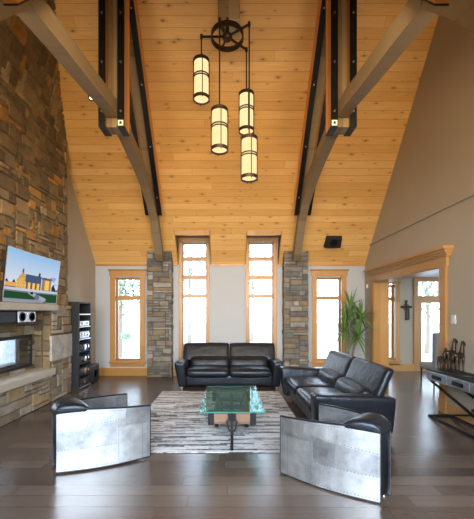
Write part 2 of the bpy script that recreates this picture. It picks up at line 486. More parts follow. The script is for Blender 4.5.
# sloping ceiling, with the two tall windows cut up into it
ZH = 3.54
yh = YF - (ZH - Z0) / SL
CUT = [(-1.29, -.47, yh, YF + 1), (.43, 1.25, yh, YF + 1)]
b = BM()
nrm = Vector((0, SL, 1)).normalized() * .16
for u0, u1, v0, v1 in cells([XL - .02, XR + .02], [YR, YF + .02], [(c[0], c[1], c[2], YF + .02) for c in CUT]):
    lo = [Vector((u0, v0, zc(v0))), Vector((u1, v0, zc(v0))), Vector((u1, v1, Z0 + SL * (YF - v1))), Vector((u0, v1, Z0 + SL * (YF - v1)))]
    hexa(b, lo + [q + nrm for q in lo])
struct('ceiling', b, M['ceiling'])
b = BM()
nr2 = Vector((0, -SL, 1)).normalized() * .16
lo = [Vector((XL - .02, YN, Z0)), Vector((XR + .02, YN, Z0)), Vector((XR + .02, YR, ZR)), Vector((XL - .02, YR, ZR))]
hexa(b, lo + [q + nr2 for q in lo])
struct('ceiling_near', b, M['ceiling'])
b = BM(); box(b, XL - .02, XR + .02, -4.5, YN, Z0, Z0 + .16); struct('ceiling_flat', b, M['white'])
# window recess linings in the ceiling
for i, c in enumerate(CUT):
    b = BM()
    box(b, c[0] - .02, c[1] + .02, yh - .02, YF, ZH, ZH + .03); box(b, c[0] + .0, c[1] - .0, yh - .025, yh + .0, ZH - .085, ZH + .005)
    for xa, xb in ((c[0] - .02, c[0]), (c[1], c[1] + .02)):
        hexa(b, [(xa, yh - .02, ZH), (xb, yh - .02, ZH), (xb, YF, Z0 - .02), (xa, YF, Z0 - .02), (xa, yh, ZH + .03), (xb, yh, ZH + .03), (xb, YF, ZH + .03), (xa, YF, ZH + .03)])
    struct('trim_%d' % (2 + i), b, M['trim_z'])
# light bead where ceiling meets the far wall
b = BM()
for u0, u1 in ((XL, -1.31), (-.45, .41), (1.27, XR)): box(b, u0, u1, YF - .02, YF, Z0 - .05, Z0)
struct('trim_4', b, M['trim_x'])

# ------------------------------------------------------------------ windows
def window(n, x0, x1, z0, z1, trans, tall=False, came=False, y=YF, crown=True, cw=.10):
    """timber window set in a far-side opening: casing, sill, sash, glass"""
    f = BM()
    c0, c1 = x0 - cw, x1 + cw
    for s0, s1 in ((c0, x0 + .03), (x1 - .03, c1)): box(f, s0, s1, y - .035, y, z0, z1 + (-.03 if tall else .02))
    if tall:
        box(f, c0, c1, y - .035, y, z1 - .03, z1 + .10)
    else:
        box(f, c0 - .02, c1 + .02, y - .04, y, z1 + .02, z1 + .15)
        hexa(f, [(c0 - .03, y - .05, z1 + .15), (c1 + .03, y - .05, z1 + .15), (c1 + .03, y, z1 + .15), (c0 - .03, y, z1 + .15),
                 (c0 - .055, y - .08, z1 + .19), (c1 + .055, y - .08, z1 + .19), (c1 + .055, y, z1 + .19), (c0 - .055, y, z1 + .19)])
    root = struct('window_%d' % n, f, M['trim_z'])
    s = BM(); box(s, c0 - .03, c1 + .03, y - .07, y + .10, z0 - .04, z0); box(s, c0, c1, y - .03, y, z0 - .13, z0 - .04)
    obj('sill', s, M['trim_x'], root)
    # jamb liner + sash
    j = BM()
    for a0, a1 in ((x0, x0 + .02), (x1 - .02, x1)): box(j, a0, a1, y + .001, y + .25, z0 + .015, z1 - .02)
    box(j, x0, x1, y + .001, y + .25, z1 - .02, z1); box(j, x0, x1, y + .001, y + .25, z0, z0 + .015)
    obj('jamb', j, M['trim_z'], root)
    sh = BM(); ys = y + .12
    for a0, a1 in ((x0 + .02, x0 + .055), (x1 - .055, x1 - .02)): box(sh, a0, a1, ys, ys + .05, z0 + .015, z1 - .02)
    box(sh, x0 + .055, x1 - .055, ys, ys + .05, z0 + .015, z0 + .06); box(sh, x0 + .055, x1 - .055, ys, ys + .05, z1 - .055, z1 - .02)
    for t in trans: box(sh, x0 + .02, x1 - .02, ys - .03, ys + .05, t - .05, t + .05)
    obj('sash', sh, M['trim_x'], root)
    zs = [z0 + .06] + list(trans) + [z1 - .045]
    for i in range(len(zs) - 1):
        gbm = BM(); box(gbm, x0 + .045, x1 - .045, ys + .022, ys + .028, zs[i] + (.035 if i else 0), zs[i + 1] - (.035 if i < len(zs) - 2 else 0))
        obj('pane', gbm, M['glass'], root)
    if came:
        k = BM(); xm = (x0 + x1) / 2; zb, zt = trans[-1] + .035, z1 - .045; yy = ys + .015
        for sgn in (-1, 1):
            pts = [(xm + sgn * .10, zb), (xm + sgn * .10, zb + .14), (xm + sgn * .06, zb + .24), (xm + sgn * .12, zt)]
            for p, q in zip(pts, pts[1:]): tube(k, [(p[0], yy, p[1]), (q[0], yy, q[1])], .006, 4)
            tube(k, [(xm + sgn * .10, yy, zb + .14), (xm + sgn * .17, yy, zb + .20), (xm + sgn * .12, yy, zb + .30)], .006, 4)
            tube(k, [(xm + sgn * .10, yy, zb + .14), (xm + sgn * .03, yy, zb + .20), (xm + sgn * .09, yy, zb + .30)], .006, 4)
            tube(k, [(xm + sgn * .10, yy, zb + .12), (xm + sgn * .27, yy, zb + .12)], .005, 4)
            tube(k, [(xm + sgn * .12, yy, zb + .30), (xm + sgn * .27, yy, zb + .30)], .005, 4)
        tube(k, [(xm - .10, yy, zb + .08), (xm + .10, yy, zb + .08)], .005, 4)
        obj('leaded_bars', k, M['black_steel'], root)
    if not tall:
        h = BM(); tube(h, [(xm2 := (x0 + x1) / 2 - .12, ys - .01, z0 + .05), (xm2 + .02, ys - .05, z0 + .06), (xm2 + .10, ys - .06, z0 + .05)], .008, 6)
        obj('handle', h, M['bolt'], root)
    return root
window(1, *WIN[0][:2], WIN[0][2], WIN[0][3], [1.99], came=True)
window(2, *WIN[1][:2], WIN[1][2], WIN[1][3], [2.04, 2.52, 3.00], tall=True, cw=.055)
window(3, *WIN[2][:2], WIN[2][2], WIN[2][3], [2.04, 2.52, 3.00], tall=True, cw=.055)
window(4, *WIN[3][:2], WIN[3][2], WIN[3][3], [1.99], came=True)

# back glazing bays
for i, w in enumerate(BW):
    f = BM(); y = -4.3
    for a0, a1 in ((w[0] - .09, w[0]), (w[1], w[1] + .09)): box(f, a0, a1, y, y + .03, w[2] - .09, w[3] + .12)
    box(f, w[0], w[1], y, y + .03, w[3], w[3] + .12); box(f, w[0], w[1], y, y + .03, w[2] - .09, w[2])
    xm = (w[0] + w[1]) / 2; box(f, xm - .04, xm + .04, y - .12, y - .06, w[2], w[3])
    r = struct('window_%d' % (7 + i), f, M['trim_z'])
    g = BM(); box(g, w[0], w[1], y - .10, y - .094, w[2], w[3]); obj('pane', g, M['glass'], r)

# baseboards
def baseb(name, x0, x1, y, t=.03, h=.19):
    q = BM(); box(q, x0, x1, y - t, y, 0, h - .02); box(q, x0, x1, y - t * .6, y, h - .02, h)
    struct(name, q, M['trim_x'])
b = BM()
for x0, x1 in ((-3.40, -2.05), (-1.41, 1.34), (2.00, XR - .02)):
    box(b, x0, x1, YF - .03, YF, 0, .17); box(b, x0, x1, YF - .018, YF, .17, .195)
struct('baseboard_far', b, M['trim_x'])
b = BM()
for y0, y1 in ((-4.2, 5.24), (8.03, YF - .03)): box(b, XR - .025, XR, y0, y1, 0, .17)
struct('baseboard_right', b, M['trim_y'])
b = BM(); box(b, XL, XL + .025, 6.72, YF - .03, 0, .17); struct('baseboard_left', b, M['trim_y'])

# cased opening on the right: deep jambs, casing, header, stepped cornice
b = BM()
box(b, XR - .03, XR + .33, 7.85, 7.875, 0, 2.35); box(b, XR - .03, XR + .33, 5.395, 5.42, 0, 2.35); box(b, XR - .03, XR + .33, 5.395, 7.875, 2.33, 2.355)
r = struct('door_1', b, M['trim_z'])
b = BM()
box(b, XR - .045, XR, 7.875, 8.01, 0, 2.36); box(b, XR - .045, XR, 5.25, 5.395, 0, 2.36)
box(b, XR - .055, XR, 7.865, 8.025, 0, .22); box(b, XR - .055, XR, 5.235, 5.405, 0, .22)
obj('casing', b, M['trim_z'], r)
b = BM(); box(b, XR - .05, XR, 5.22, 8.04, 2.35, 2.50)
for k, (o, z0, z1) in enumerate(((.075, 2.50, 2.53), (.10, 2.53, 2.565), (.13, 2.565, 2.60), (.165, 2.60, 2.65))):
    box(b, XR - o, XR, 5.22 - o * .7, 8.04 + o * .5, z0, z1)
obj('cornice', b, M['trim_y'], r)

# sunroom beyond
SX1, SY = 8.2, 9.1
SW = [(3.86, 4.60, .30, 2.50), (5.17, 6.75, .02, 2.50)]
b = BM()
for u0, u1, v0, v1 in cells([XR + .3, SX1], [0, 3.0], SW): box(b, u0, u1, SY, SY + .22, v0, v1)
struct('wall_sunroom_far', b, M['wall'])
b = BM()
SE = [(2.6, 4.6, .3, 2.4), (5.2, 7.6, .3, 2.4)]
for u0, u1, v0, v1 in cells([1.8, SY + .22], [0, 3.0], SE): box(b, SX1, SX1 + .2, u0, u1, v0, v1)
struct('wall_sunroom_right', b, M['wall'])
b = BM(); box(b, XR + .3, SX1, 1.6, 1.8, 0, 3.0); struct('wall_sunroom_near', b, M['wall'])
b = BM(); box(b, XR + .3, SX1 + .2, 1.6, SY + .22, 2.585, 2.7); struct('ceiling_sunroom', b, M['white'])
window(5, 3.86, 4.60, .30, 2.38, [1.99], y=SY, cw=.10)
b = BM(); box(b, XR + .3, 5.09, SY - .03, SY, 0, .2); struct('baseboard_sunroom', b, M['trim_x'])
# glazed garden doors with transom lights
f = BM(); y = SY
for a0, a1 in ((5.09, 5.20), (6.72, 6.86)): box(f, a0, a1, y - .035, y, 0, 2.58)
box(f, 5.20, 6.72, y - .035, y, 2.48, 2.58)
box(f, 5.20, 6.72, y + .002, y + .2, 2.0, 2.07); box(f, 5.20, 6.72, y + .002, y + .2, 2.47, 2.495); box(f, 5.172, 5.20, y + .002, y + .2, 0, 2.495); box(f, 6.72, 6.748, y + .002, y + .2, 0, 2.495)
box(f, 5.81, 5.92, y - .02, y + .1, 2.07, 2.47); box(f, 5.95, 5.97, y + .01, y + .1, 0, 2.0)
r = struct('door_2', f, M['trim_z'])
for a0, a1 in ((5.20, 5.95), (5.97, 6.72)):
    d = BM()
    box(d, a0, a0 + .13, y + .03, y + .08, .02, 2.0); box(d, a1 - .10, a1, y + .03, y + .08, .02, 2.0)
    box(d, a0 + .13, a1 - .10, y + .03, y + .08, .02, .25); box(d, a0 + .13, a1 - .10, y + .03, y + .08, 1.88, 2.0)
    dd = obj('door_leaf', d, M['trim_z'], r)
    g = BM(); box(g, a0 + .13, a1 - .10, y + .052, y + .058, .25, 1.88); obj('pane', g, M['glass'], dd)
g = BM(); box(g, 5.20, 5.81, y + .052, y + .058, 2.07, 2.47); obj('transom_pane', g, M['glass'], r)
g = BM(); box(g, 5.92, 6.72, y + .052, y + .058, 2.07, 2.47); obj('transom_pane', g, M['glass'], r)

# ------------------------------------------------------------------ chimney
HY0, HY1, RY0, RY1 = 3.2, 6.68, 3.75, 5.95
def xf(z):  # face of the chimney; corbels outward high up
    if z < 2: return -3.20 - .04 * z
    if z < 4.9: return -3.28 - .005 * (z - 2)
    return -3.295 + .21 * (z - 4.9) ** 1.35
fire = (3.95, 5.79, .72, 1.17)
b = BM()
fs = []
bx = lambda *a: fs.extend(box(b, *a))
bx(-3.72, -3.21, RY1, HY1, 0, 1.75)          # far column
bx(-3.72, -3.21, HY0, RY0, 0, 1.75)          # near column
bx(-3.72, -3.21, RY0, RY1, 0, .50)           # hearth base
for u0, u1, v0, v1 in cells([RY0, RY1], [.50, 1.75], [fire]): bx(-3.72, -3.51, u0, u1, v0, v1)
prev = 1.75
for k in range(1, 19):                        # upper mass in lifts
    z = 1.75 + k * (7.3 - 1.75) / 18
    xa, xb = xf(prev) - .01, xf(z) - .01
    fs += hexa(b, [(-3.72, HY0, prev), (xa, HY0, prev), (xa, HY1, prev), (-3.72, HY1, prev), (-3.72, HY0, z), (xb, HY0, z), (xb, HY1, z), (-3.72, HY1, z)])
    prev = z
colour_faces(b, fs, MORT)
LB = (RY1, HY1, .73, 1.19)
stones(b, RY1, HY1, 0, 1.75, lambda u, v, o: Vector((-3.21 + o, u, v)), .09, .075, HEARTH, 3, [LB])
stones(b, HY0, RY0, 0, 1.75, lambda u, v, o: Vector((-3.21 + o, u, v)), .09, .075, HEARTH, 4)
stones(b, RY0, RY1, 0, .50, lambda u, v, o: Vector((-3.21 + o, u, v)), .10, .075, HEARTH, 5)
stones(b, -3.51, -3.20, .55, 1.75, lambda u, v, o: Vector((u, RY1 - o, v)), .08, .09, CHIM, 6, mw=(2, 4))
stones(b, RY0, RY1, .50, 1.75, lambda u, v, o: Vector((-3.51 + o, u, v)), .10, .09, CHIM + HEARTH[:2], 7, [fire])
colour_faces(b, box(b, -3.22, -3.175, RY1 - .03, HY1 + .005, .735, 1.185), (.46, .44, .40))
stones(b, HY0, HY1, 1.75, 7.25, lambda u, v, o: Vector((xf(v) + o - .01, u, v)), .085, .075, CHIM, 8, dep=.034, mw=(1, 4), mh=(1, 3))
stones(b, xf(2) - .3, -3.2, 0, 5.0, lambda u, v, o: Vector((min(u, xf(v)), HY1 + o, v)), .12, .085, CHIM, 9, mw=(1, 3), dep=.02)
ch = tag(obj('stone_fireplace', b, M['stone'], recalc=True), 'tall stone chimney breast with hearth and recessed fire opening beneath the television', 'fireplace')
q = bbox(-3.55, -3.13, RY0, RY1 + .02, .49, .61, .012); obj('hearth_slab', q, M['limestone'], ch)
q = bbox(-3.55, -3.125, RY0 - .3, RY1 + .10, 1.64, 1.755, .012); obj('mantel_slab', q, M['limestone'], ch)
# metal firebox sleeve: black surround, deep sides, glass
q = BM(); y0, y1, z0, z1 = fire
for args in ((-3.74, -3.47, y0 - .06, y0, z0 - .05, z1 + .05), (-3.74, -3.47, y1, y1 + .03, z0 - .05, z1 + .05), (-3.74, -3.47, y0, y1, z1, z1 + .05), (-3.74, -3.47, y0, y1, z0 - .05, z0)):
    box(q, *args)
fb = obj('firebox', q, M['black_matte'], ch)
q = BM(); box(q, -3.49, -3.484, y0, y1, z0, z1); obj('glass_front', q, M['glass'], fb)
q = BM(); box(q, -3.72, -3.55, y0 + .1, y1 - .1, z0, z0 + .03); obj('burner_tray', q, M['black_steel'], fb)

# ------------------------------------------------------------------ pillars
def pillar(name, xc, y0, y1, zt, label, seed, side=1):
    w = .31; b = BM()
    fs = box(b, xc - w + .02, xc + w - .02, y0 + .02, y1 - .02, 0, zt)
    colour_faces(b, fs, (.10, .095, .085))
    k = dict(dep=.022, mw=(2, 6), mh=(1, 2), gap=.007)
    if side > 0: stones(b, xc - w, xc + w, 0, zt, lambda u, v, o: Vector((u, y0 + .02 - o, v)), .08, .065, PILL, seed, **k)
    else: stones(b, xc - w, xc + w, 0, zt, lambda u, v, o: Vector((u, y1 - .02 + o, v)), .08, .065, PILL, seed, **k)
    stones(b, y0, y1, 0, zt, lambda u, v, o: Vector((xc - w + .02 - o, u, v)), .08, .065, PILL, seed + 1, **k)
    stones(b, y0, y1, 0, zt, lambda u, v, o: Vector((xc + w - .02 + o, u, v)), .08, .065, PILL, seed + 2, **k)
    return tag(obj(name, b, M['stone']), label, 'pillar')
pillar('stone_pillar', -1.735, 8.2, 8.45, 3.15, 'grey stone pillar between the left corner window and the left tall window', 21)
pillar('stone_pillar', 1.67, 8.2, 8.45, 3.15, 'grey stone pillar between the right tall window and the window with the plant', 31)

# ------------------------------------------------------------------ trusses
def truss(xc, label, inner):
    """arched timber truss in a plane running away from the viewer"""
    t = thing('timber_truss', label, 'roof truss', (xc, YR, 0))
    W = .085; L = YR
    # arched chord (underside points)
    far = [(7.98, 2.85), (7.78, 3.12), (7.39, 3.66), (7.05, 3.91), (6.55, 4.13), (5.97, 4.28), (5.28, 4.40), (4.85, 4.42)]
    near = [(4.85, 4.42), (4.50, 4.40), (3.88, 4.28), (3.2, 4.17), (2.68, 4.07)]
    leg = [(2.68, 4.07), (2.42, 3.78), (2.1, 3.38), (1.80, 3.08), (1.45, 2.90)]
    def chord(pts, hh=.20):
        q = BM(); rings = []
        for i, (y, z) in enumerate(pts):
            a = Vector((0, *pts[max(0, i - 1)])); c = Vector((0, *pts[min(len(pts) - 1, i + 1)]))
            d = (c - a).normalized(); n = Vector((0, -d.z, d.y))
            if n.z < 0: n = -n
            if abs(n.z) < .3 and y > YR: n = Vector((0, -abs(n.y), n.z))
            lo = Vector((0, y - L, z)); hi = lo + n * hh
            rings.append([q.verts.new((s * W, p.y, p.z)) for p, s in ((lo, -1), (lo, 1), (hi, 1), (hi, -1))])
        for i in range(len(rings) - 1):
            for k in range(4): q.faces.new([rings[i][k], rings[i][(k + 1) % 4], rings[i + 1][(k + 1) % 4], rings[i + 1][k]])
        q.faces.new(rings[0]); q.faces.new(rings[-1])
        return q
    obj('arched_chord', chord(far), M['beam_y'], t)
    obj('arched_chord', chord(near), M['beam_y'], t)
    obj('arched_chord', chord(leg), M['beam_y'], t)
    # rafters, doubled, with black steel straps beneath
    V = .40
    for s in (-1, 1):
        xa, xb = (W, W + .10) if s > 0 else (-W - .10, -W)
        for e in (1, -1):
            ye = 2.52 * e; ze = zc(YR + 2.52) - V if e > 0 else zc(YR - 2.52) - V
            q = BM()
            zt0 = ZR; zt1 = zc(YR + ye)
            hexa(q, [(xa, .0, zt0 - V), (xb, .0, zt0 - V), (xb, ye, ze), (xa, ye, ze), (xa, .0, zt0), (xb, 0, zt0), (xb, ye, zt1), (xa, ye, zt1)])
            rf = obj('rafter', q, M['post_z'], t)
            q = BM()
            n = Vector((0, -.78 * e, -.62)) * .012
            p = [Vector((xa, .1 * e, zt0 - V - .1 * SL)), Vector((xb - .0, .1 * e, zt0 - V - .1 * SL)), Vector((xb, ye, ze)), Vector((xa, ye, ze))]
            hexa(q, p + [v + n for v in p])
            # strap upturn covering the lower edge of the outer side
            obj('steel_strap', q, M['black_steel'], rf)
            if e > 0:
                for k in range(4):
                    f = (k + .6) / 4; c = Vector(((xa + xb) / 2, ye * f, zt0 - V - SL * ye * f)) + n
                    q = BM(); tube(q, [c, c + n * 1.1], .014, 6)
                    obj('bolt', q, M['bolt'], rf)
    # inner rafter recessed between
    for e in (1, -1):
        ye = 2.3 * e; q = BM()
        hexa(q, [(-W, 0, ZR - .28), (W, 0, ZR - .28), (W, ye, zc(YR + ye) - .28), (-W, ye, zc(YR + ye) - .28), (-W, 0, ZR), (W, 0, ZR), (W, ye, zc(YR + ye)), (-W, ye, zc(YR + ye))])
        obj('inner_rafter', q, M['beam_y'], t)
    # king post: two outer members, steel faced, clasping the arch
    for s in (-1, 1):
        xa, xb = (W, W + .10) if s > 0 else (-W - .10, -W)
        q = BM(); box(q, xa, xb, -.13, .11, 4.28, ZR - .3); kp = obj('king_post', q, M['post_z'], t)
        q = BM(); box(q, xa, xb, -.142, -.13, 4.28, ZR - .3); box(q, xa, xb, .11, .122, 4.28, ZR - .3); box(q, xa, xb, -.142, .122, 4.262, 4.28)
        obj('steel_plate', q, M['black_steel'], kp)
        for k in range(4):
            q = BM(); tube(q, [((xa + xb) / 2, -.142, 4.48 + k * .70), ((xa + xb) / 2, -.156, 4.48 + k * .70)], .015, 6)
            obj('bolt', q, M['bolt'], kp)
        if s == inner:
            q = BM(); box(q, xa + .012, xb - .012, -.150, -.142, 4.275, 4.35); obj('sticker', q, M['label_white'], kp)
            q = BM(); box(q, (xa + xb) / 2 - .016, (xa + xb) / 2 + .016, -.153, -.150, 4.295, 4.33); obj('nut', q, M['black_steel'], kp)
    q = BM(); box(q, -W, W, -.06, .06, 4.62, ZR - .3); obj('inner_king_post', q, M['beam_z'], t)
    q = BM(); box(q, -W, W, -.11, .09, 4.27, 4.40); obj('post_cap', q, M['beam_z'], t)
    return t
truss(-1.68, 'left arched timber roof truss with black steel straps, above the left pillar', 1)
truss(1.64, 'right arched timber roof truss with black steel straps, above the right pillar', -1)

# ------------------------------------------------------------------ chandelier
b = BM(); box(b, -.16, .16, YR + .02, YR + .32, 5.93, ZR + .1); bevel_all(b, .01, 1)
tag(obj('ceiling_drop_post', b, M['pale_post']), 'short pale square timber post hanging from the ridge above the chandelier', 'post')
cx, cy, cz = -.026, 4.85, 5.66
t = thing('chandelier', 'iron wheel chandelier with four hanging amber lanterns at different heights', 'chandelier', (cx, cy, cz))
q = BM(); torus(q, (0, 0, 0), .232, .009, h=.075, n=40); obj('wheel_ring', q, M['iron'], t)
q = BM(); lathe(q, [(.0, -.05), (.055, -.045), (.07, -.02), (.07, .02), (.03, .05), (.02, .27), (0, .27)], n=20); obj('hub', q, M['iron'], t, smooth=False)
arms = [((-.38, .0), 5.29, 4.75), ((-.105, -.27), 4.40, 3.87), ((.295, .24), 4.96, 4.41), ((.31, -.21), 4.04, 3.50)]
q = BM()
for k in range(5):
    a = (PI, 1.25 * PI + .28, .22 * PI, -.19 * PI, .62 * PI)[k]
    bar(q, (0, 0, 0), (.215 * math.cos(a), .215 * math.sin(a), 0), .022, .022)
obj('wheel_spokes', q, M['iron'], t)
for (ax, ay), zt, zb in arms:
    q = BM(); bar(q, (0, 0, 0), (ax, ay, 0), .022, .026); lathe(q, [(0, -.035), (.02, -.03), (.022, 0), (.02, .03), (0, .035)], (ax, ay, 0), 10)
    obj('arm', q, M['iron'], t)
    q = BM(); tube(q, [(ax, ay, 0), (ax, ay, zt + .02 - cz)], .010, 8); obj('rod', q, M['iron'], t)
    z1, z0 = zt - cz, zb - cz; H = z1 - z0; R = .108
    cage = BM()
    for z, hh in ((z1, .045), (z0, .045), (z0 + H * .60, .014), (z0 + H * .54, .014)): torus(cage, (ax, ay, z), R + .006, .006, h=hh, n=28)
    for k in range(4):
        a = PI / 2 * k + .2
        bar(cage, (ax + (R + .01) * math.cos(a), ay + (R + .01) * math.sin(a), z0 - .04), (ax + (R + .01) * math.cos(a), ay + (R + .01) * math.sin(a), z1 + .03), .012, .010, up=(math.cos(a), math.sin(a), 0))
    for k in range(2):
        a = PI / 2 * k + .2; dx, dy = (R) * math.cos(a), R * math.sin(a)
        bar(cage, (ax - dx, ay - dy, z1 + .01), (ax + dx, ay + dy, z1 + .01), .014, .012)
    cg = obj('lantern_cage', cage, M['iron'], t)
    q = BM(); lathe(q, [(R - .004, z0 + .0), (R - .004, z1 - .0)], (ax, ay, 0), 28)
    # open cylinder: drop caps
    for f in [f for f in q.faces if len(f.verts) > 4]: q.faces.remove(f)
    lathe(q, [(0, z0 + .012), (R - .006, z0 + .012)], (ax, ay, 0), 28)
    obj('lantern_glass', q, M['shade'], cg, smooth=False)
    q = BM(); lathe(q, [(0, -.03), (.03, -.02), (.035, 0), (.02, .05), (0, .06)], (ax, ay, z0 + H * .32), 12); obj('bulb', q, M['bulb'], cg)

# ceiling speaker and downlights on the slope
def on_slope(y, x): return Vector((x, y, zc(y)))
rot = math.atan(SL)
t = thing('ceiling_speaker', 'black square loudspeaker on the pine ceiling above the right corner window', 'speaker', on_slope(8.03, 2.52) + Vector((0, -.03, -.03)))
t.rotation_euler = (-rot, 0, 0)
q = BM(); hexa(q, [(-.17, -.13, -.10), (.17, -.13, -.10), (.19, .13, -.10), (-.19, .13, -.10), (-.19, -.15, .01), (.19, -.15, .01), (.21, .15, .01), (-.21, .15, .01)]); bevel_all(q, .015, 2)
obj('body', q, M['black_matte'], t)
q = BM(); lathe(q, [(0, -.112), (.09, -.112), (.10, -.10)], n=20); obj('grille', q, M['black_steel'], t)
def downlight(p, rx, label):
    t = thing('recessed_downlight', label, 'ceiling light', p); t.rotation_euler = (rx, 0, 0)
    q = BM(); torus(q, (0, 0, -.006), .05, .012, h=.012, n=20); obj('trim_ring', q, M['iron'], t)
    q = BM(); lathe(q, [(0, -.004), (.04, -.004)], n=16); obj('lamp', q, M['downlight'], t)
    return t
ky = None
# (91.6, 97.5): d from plane
kk = (313 - 97.5) / 330; yd = 11.69 / (kk + SL)
downlight(on_slope(yd, (91.6 - 229) / 330 * yd), -rot, 'small glowing downlight in the pine ceiling left of the left truss')

# ------------------------------------------------------------------ television
b = BM()
TY0, TY1, TZ0, TZ1 = 4.60, 6.04, 1.765, 2.545
tvc = ((TY0 + TY1) / 2)
t = thing('television', 'large curved flat television showing a lit house at dusk on the stone chimney', 'television', (-3.2, tvc, TZ0))
def tvp(a, c, o=0):  # a,c in 0..1: along, up ; o out
    y = (a - .5) * (TY1 - TY0); z = c * (TZ1 - TZ0)
    x = .025 + c * .08 - .035 * (1 - (2 * a - 1) ** 2) + o
    return Vector((x, -y, z))  # a=0 far(right in picture) .. flipped below
def P_tv(u, v, o=0): return tvp(1 - u, v, o)   # u=0 left in the photo (near), u=1 right (far)
def paint(u, v):
    n = math.sin(u * 37 + v * 11) * .5 + math.sin(u * 13 - v * 29) * .5
    sky = lambda: tuple(x + (y - x) * max(0, min(1, (v - .35) / .65)) for x, y in zip(srgb(222, 226, 238), srgb(150, 195, 235)))
    c = sky()
    if .42 < v < .60 and u > .6 and n > .1: c = srgb(150, 175, 215)
    if v < .45 and (u < .22 or u > .88):                     # trees behind
        if v < .36 + .06 * math.sin(u * 50) : c = srgb(45, 55, 60)
    # main gable
    if .20 < u < .42 and v > .27 and v < .60 - abs(u - .31) * 1.5: c = (srgb(250, 205, 110) if math.sin(u * 170) * math.sin(v * 95) > -.1 else srgb(175, 130, 85)) if v < .48 else srgb(205, 160, 95)
    if .295 < u < .325 and .58 < v < .66: c = srgb(90, 90, 110)
    # long roof
    if .36 < u < .66 and .40 < v < .57 and v < .57 and u > .31 + (.57 - v) * .0 and u - .36 > (v - .57) * .1 and v > .60 - (u - .20) * 1.3: c = srgb(75, 90, 125)
    if .36 < u < .66 and .27 < v <= .40: c = srgb(250, 205, 110) if math.sin(u * 75) > -.2 else srgb(120, 95, 90)
    if .60 < u < .64 and .55 < v < .64: c = srgb(60, 65, 85)
    # right tower
    if .68 < u < .86 and .25 < v < .55: c = srgb(150, 130, 125)
    if .74 < u < .82 and .28 < v < .50: c = srgb(255, 205, 80)
    if .67 < u < .87 and .52 < v < .56: c = srgb(95, 90, 105)
    if u < .20 and .28 < v < .36: c = srgb(235, 170, 95)
    if v <= .27: c = srgb(200, 205, 215)
    if v < .22: c = srgb(120, 120, 135)
    if v < .19: c = srgb(38, 78, 48)
    if v < .20 and abs(u - (.58 + .10 * math.sin(v * 22))) < .07 + (.2 - v) * .3: c = srgb(165, 170, 190) if n > -.3 else srgb(110, 115, 140)
    if v < .05 and u < .7: c = srgb(150, 150, 165)
    if .22 > v > .165 and .48 < u < .53: c = srgb(30, 35, 45)
    return c
q = BM(); lay = q.loops.layers.float_color.new('Col')
NU, NV = 130, 74
gv = [[q.verts.new(P_tv(.008 + .984 * i / NU, .014 + .972 * j / NV, .012)) for j in range(NV + 1)] for i in range(NU + 1)]
for i in range(NU):
    for j in range(NV):
        f = q.faces.new([gv[i][j], gv[i + 1][j], gv[i + 1][j + 1], gv[i][j + 1]])
        col = paint((i + .5) / NU, (j + .5) / NV)
        for l in f.loops: l[lay] = (*col, 1)
obj('screen', q, M['screen'], t, recalc=False)
q = BM(); n = 16
A = [[q.verts.new(P_tv(i / n, v, o)) for (v, o) in ((0, .01), (1, .01), (1, -.012), (0, -.012))] for i in range(n + 1)]
for i in range(n):
    for k in range(4): q.faces.new([A[i][k], A[i][(k + 1) % 4], A[i + 1][(k + 1) % 4], A[i + 1][k]])
q.faces.new(A[0]); q.faces.new(A[-1])
obj('casing', q, M['black_matte'], t)
q = BM()
for u0, u1, v0, v1 in ((0, 1, 0, .014), (0, 1, .986, 1), (0, .008, 0, 1), (.992, 1, 0, 1)):
    for i in range(n):
        a0, a1 = u0 + (u1 - u0) * i / n, u0 + (u1 - u0) * (i + 1) / n
        hexa(q, [P_tv(a0, v0, .008), P_tv(a1, v0, .008), P_tv(a1, v1, .008), P_tv(a0, v1, .008), P_tv(a0, v0, .016), P_tv(a1, v0, .016), P_tv(a1, v1, .016), P_tv(a0, v1, .016)])
obj('bezel', q, M['silver'], t)
q = BM(); box(q, -.04, .0, -.2, .2, .25, .55); obj('wall_bracket', q, M['black_steel'], t)

# centre speaker beneath the mantel
t = thing('centre_speaker', 'silver-fronted loudspeaker with two round drivers under the stone mantel', 'speaker', (-3.2, 5.23, 1.45))
q = bbox(-.26, -.005, -.23, .23, 0, .18, .008); obj('cabinet', q, M['black_matte'], t)
q = bbox(-.012, .006, -.225, .225, .005, .175, .006); obj('front_panel', q, M['silver'], t)
for yy in (-.125, .125):
    q = BM(); lathe(q, [(.075, .006), (.072, .014), (.06, .008), (.025, -.004), (.0, .002)], (0, yy, .09), 24, 'X'); obj('driver', q, M['black_steel'], t, smooth=True)
q = BM(); lathe(q, [(.026, .006), (.024, .012), (0, .014)], (0, 0, .12), 16, 'X'); obj('tweeter', q, M['chrome'], t)
t = thing('sound_bar', 'black fabric loudspeaker under the stone mantel next to the silver speaker', 'speaker', (-3.2, 4.62, 1.45))
q = bbox(-.26, .0, -.34, .34, 0, .18, .015); obj('cabinet', q, M['black_matte'], t)
q = bbox(0, .008, -.32, .32, .015, .165, .004); obj('grille', q, M['black_matte'], t)

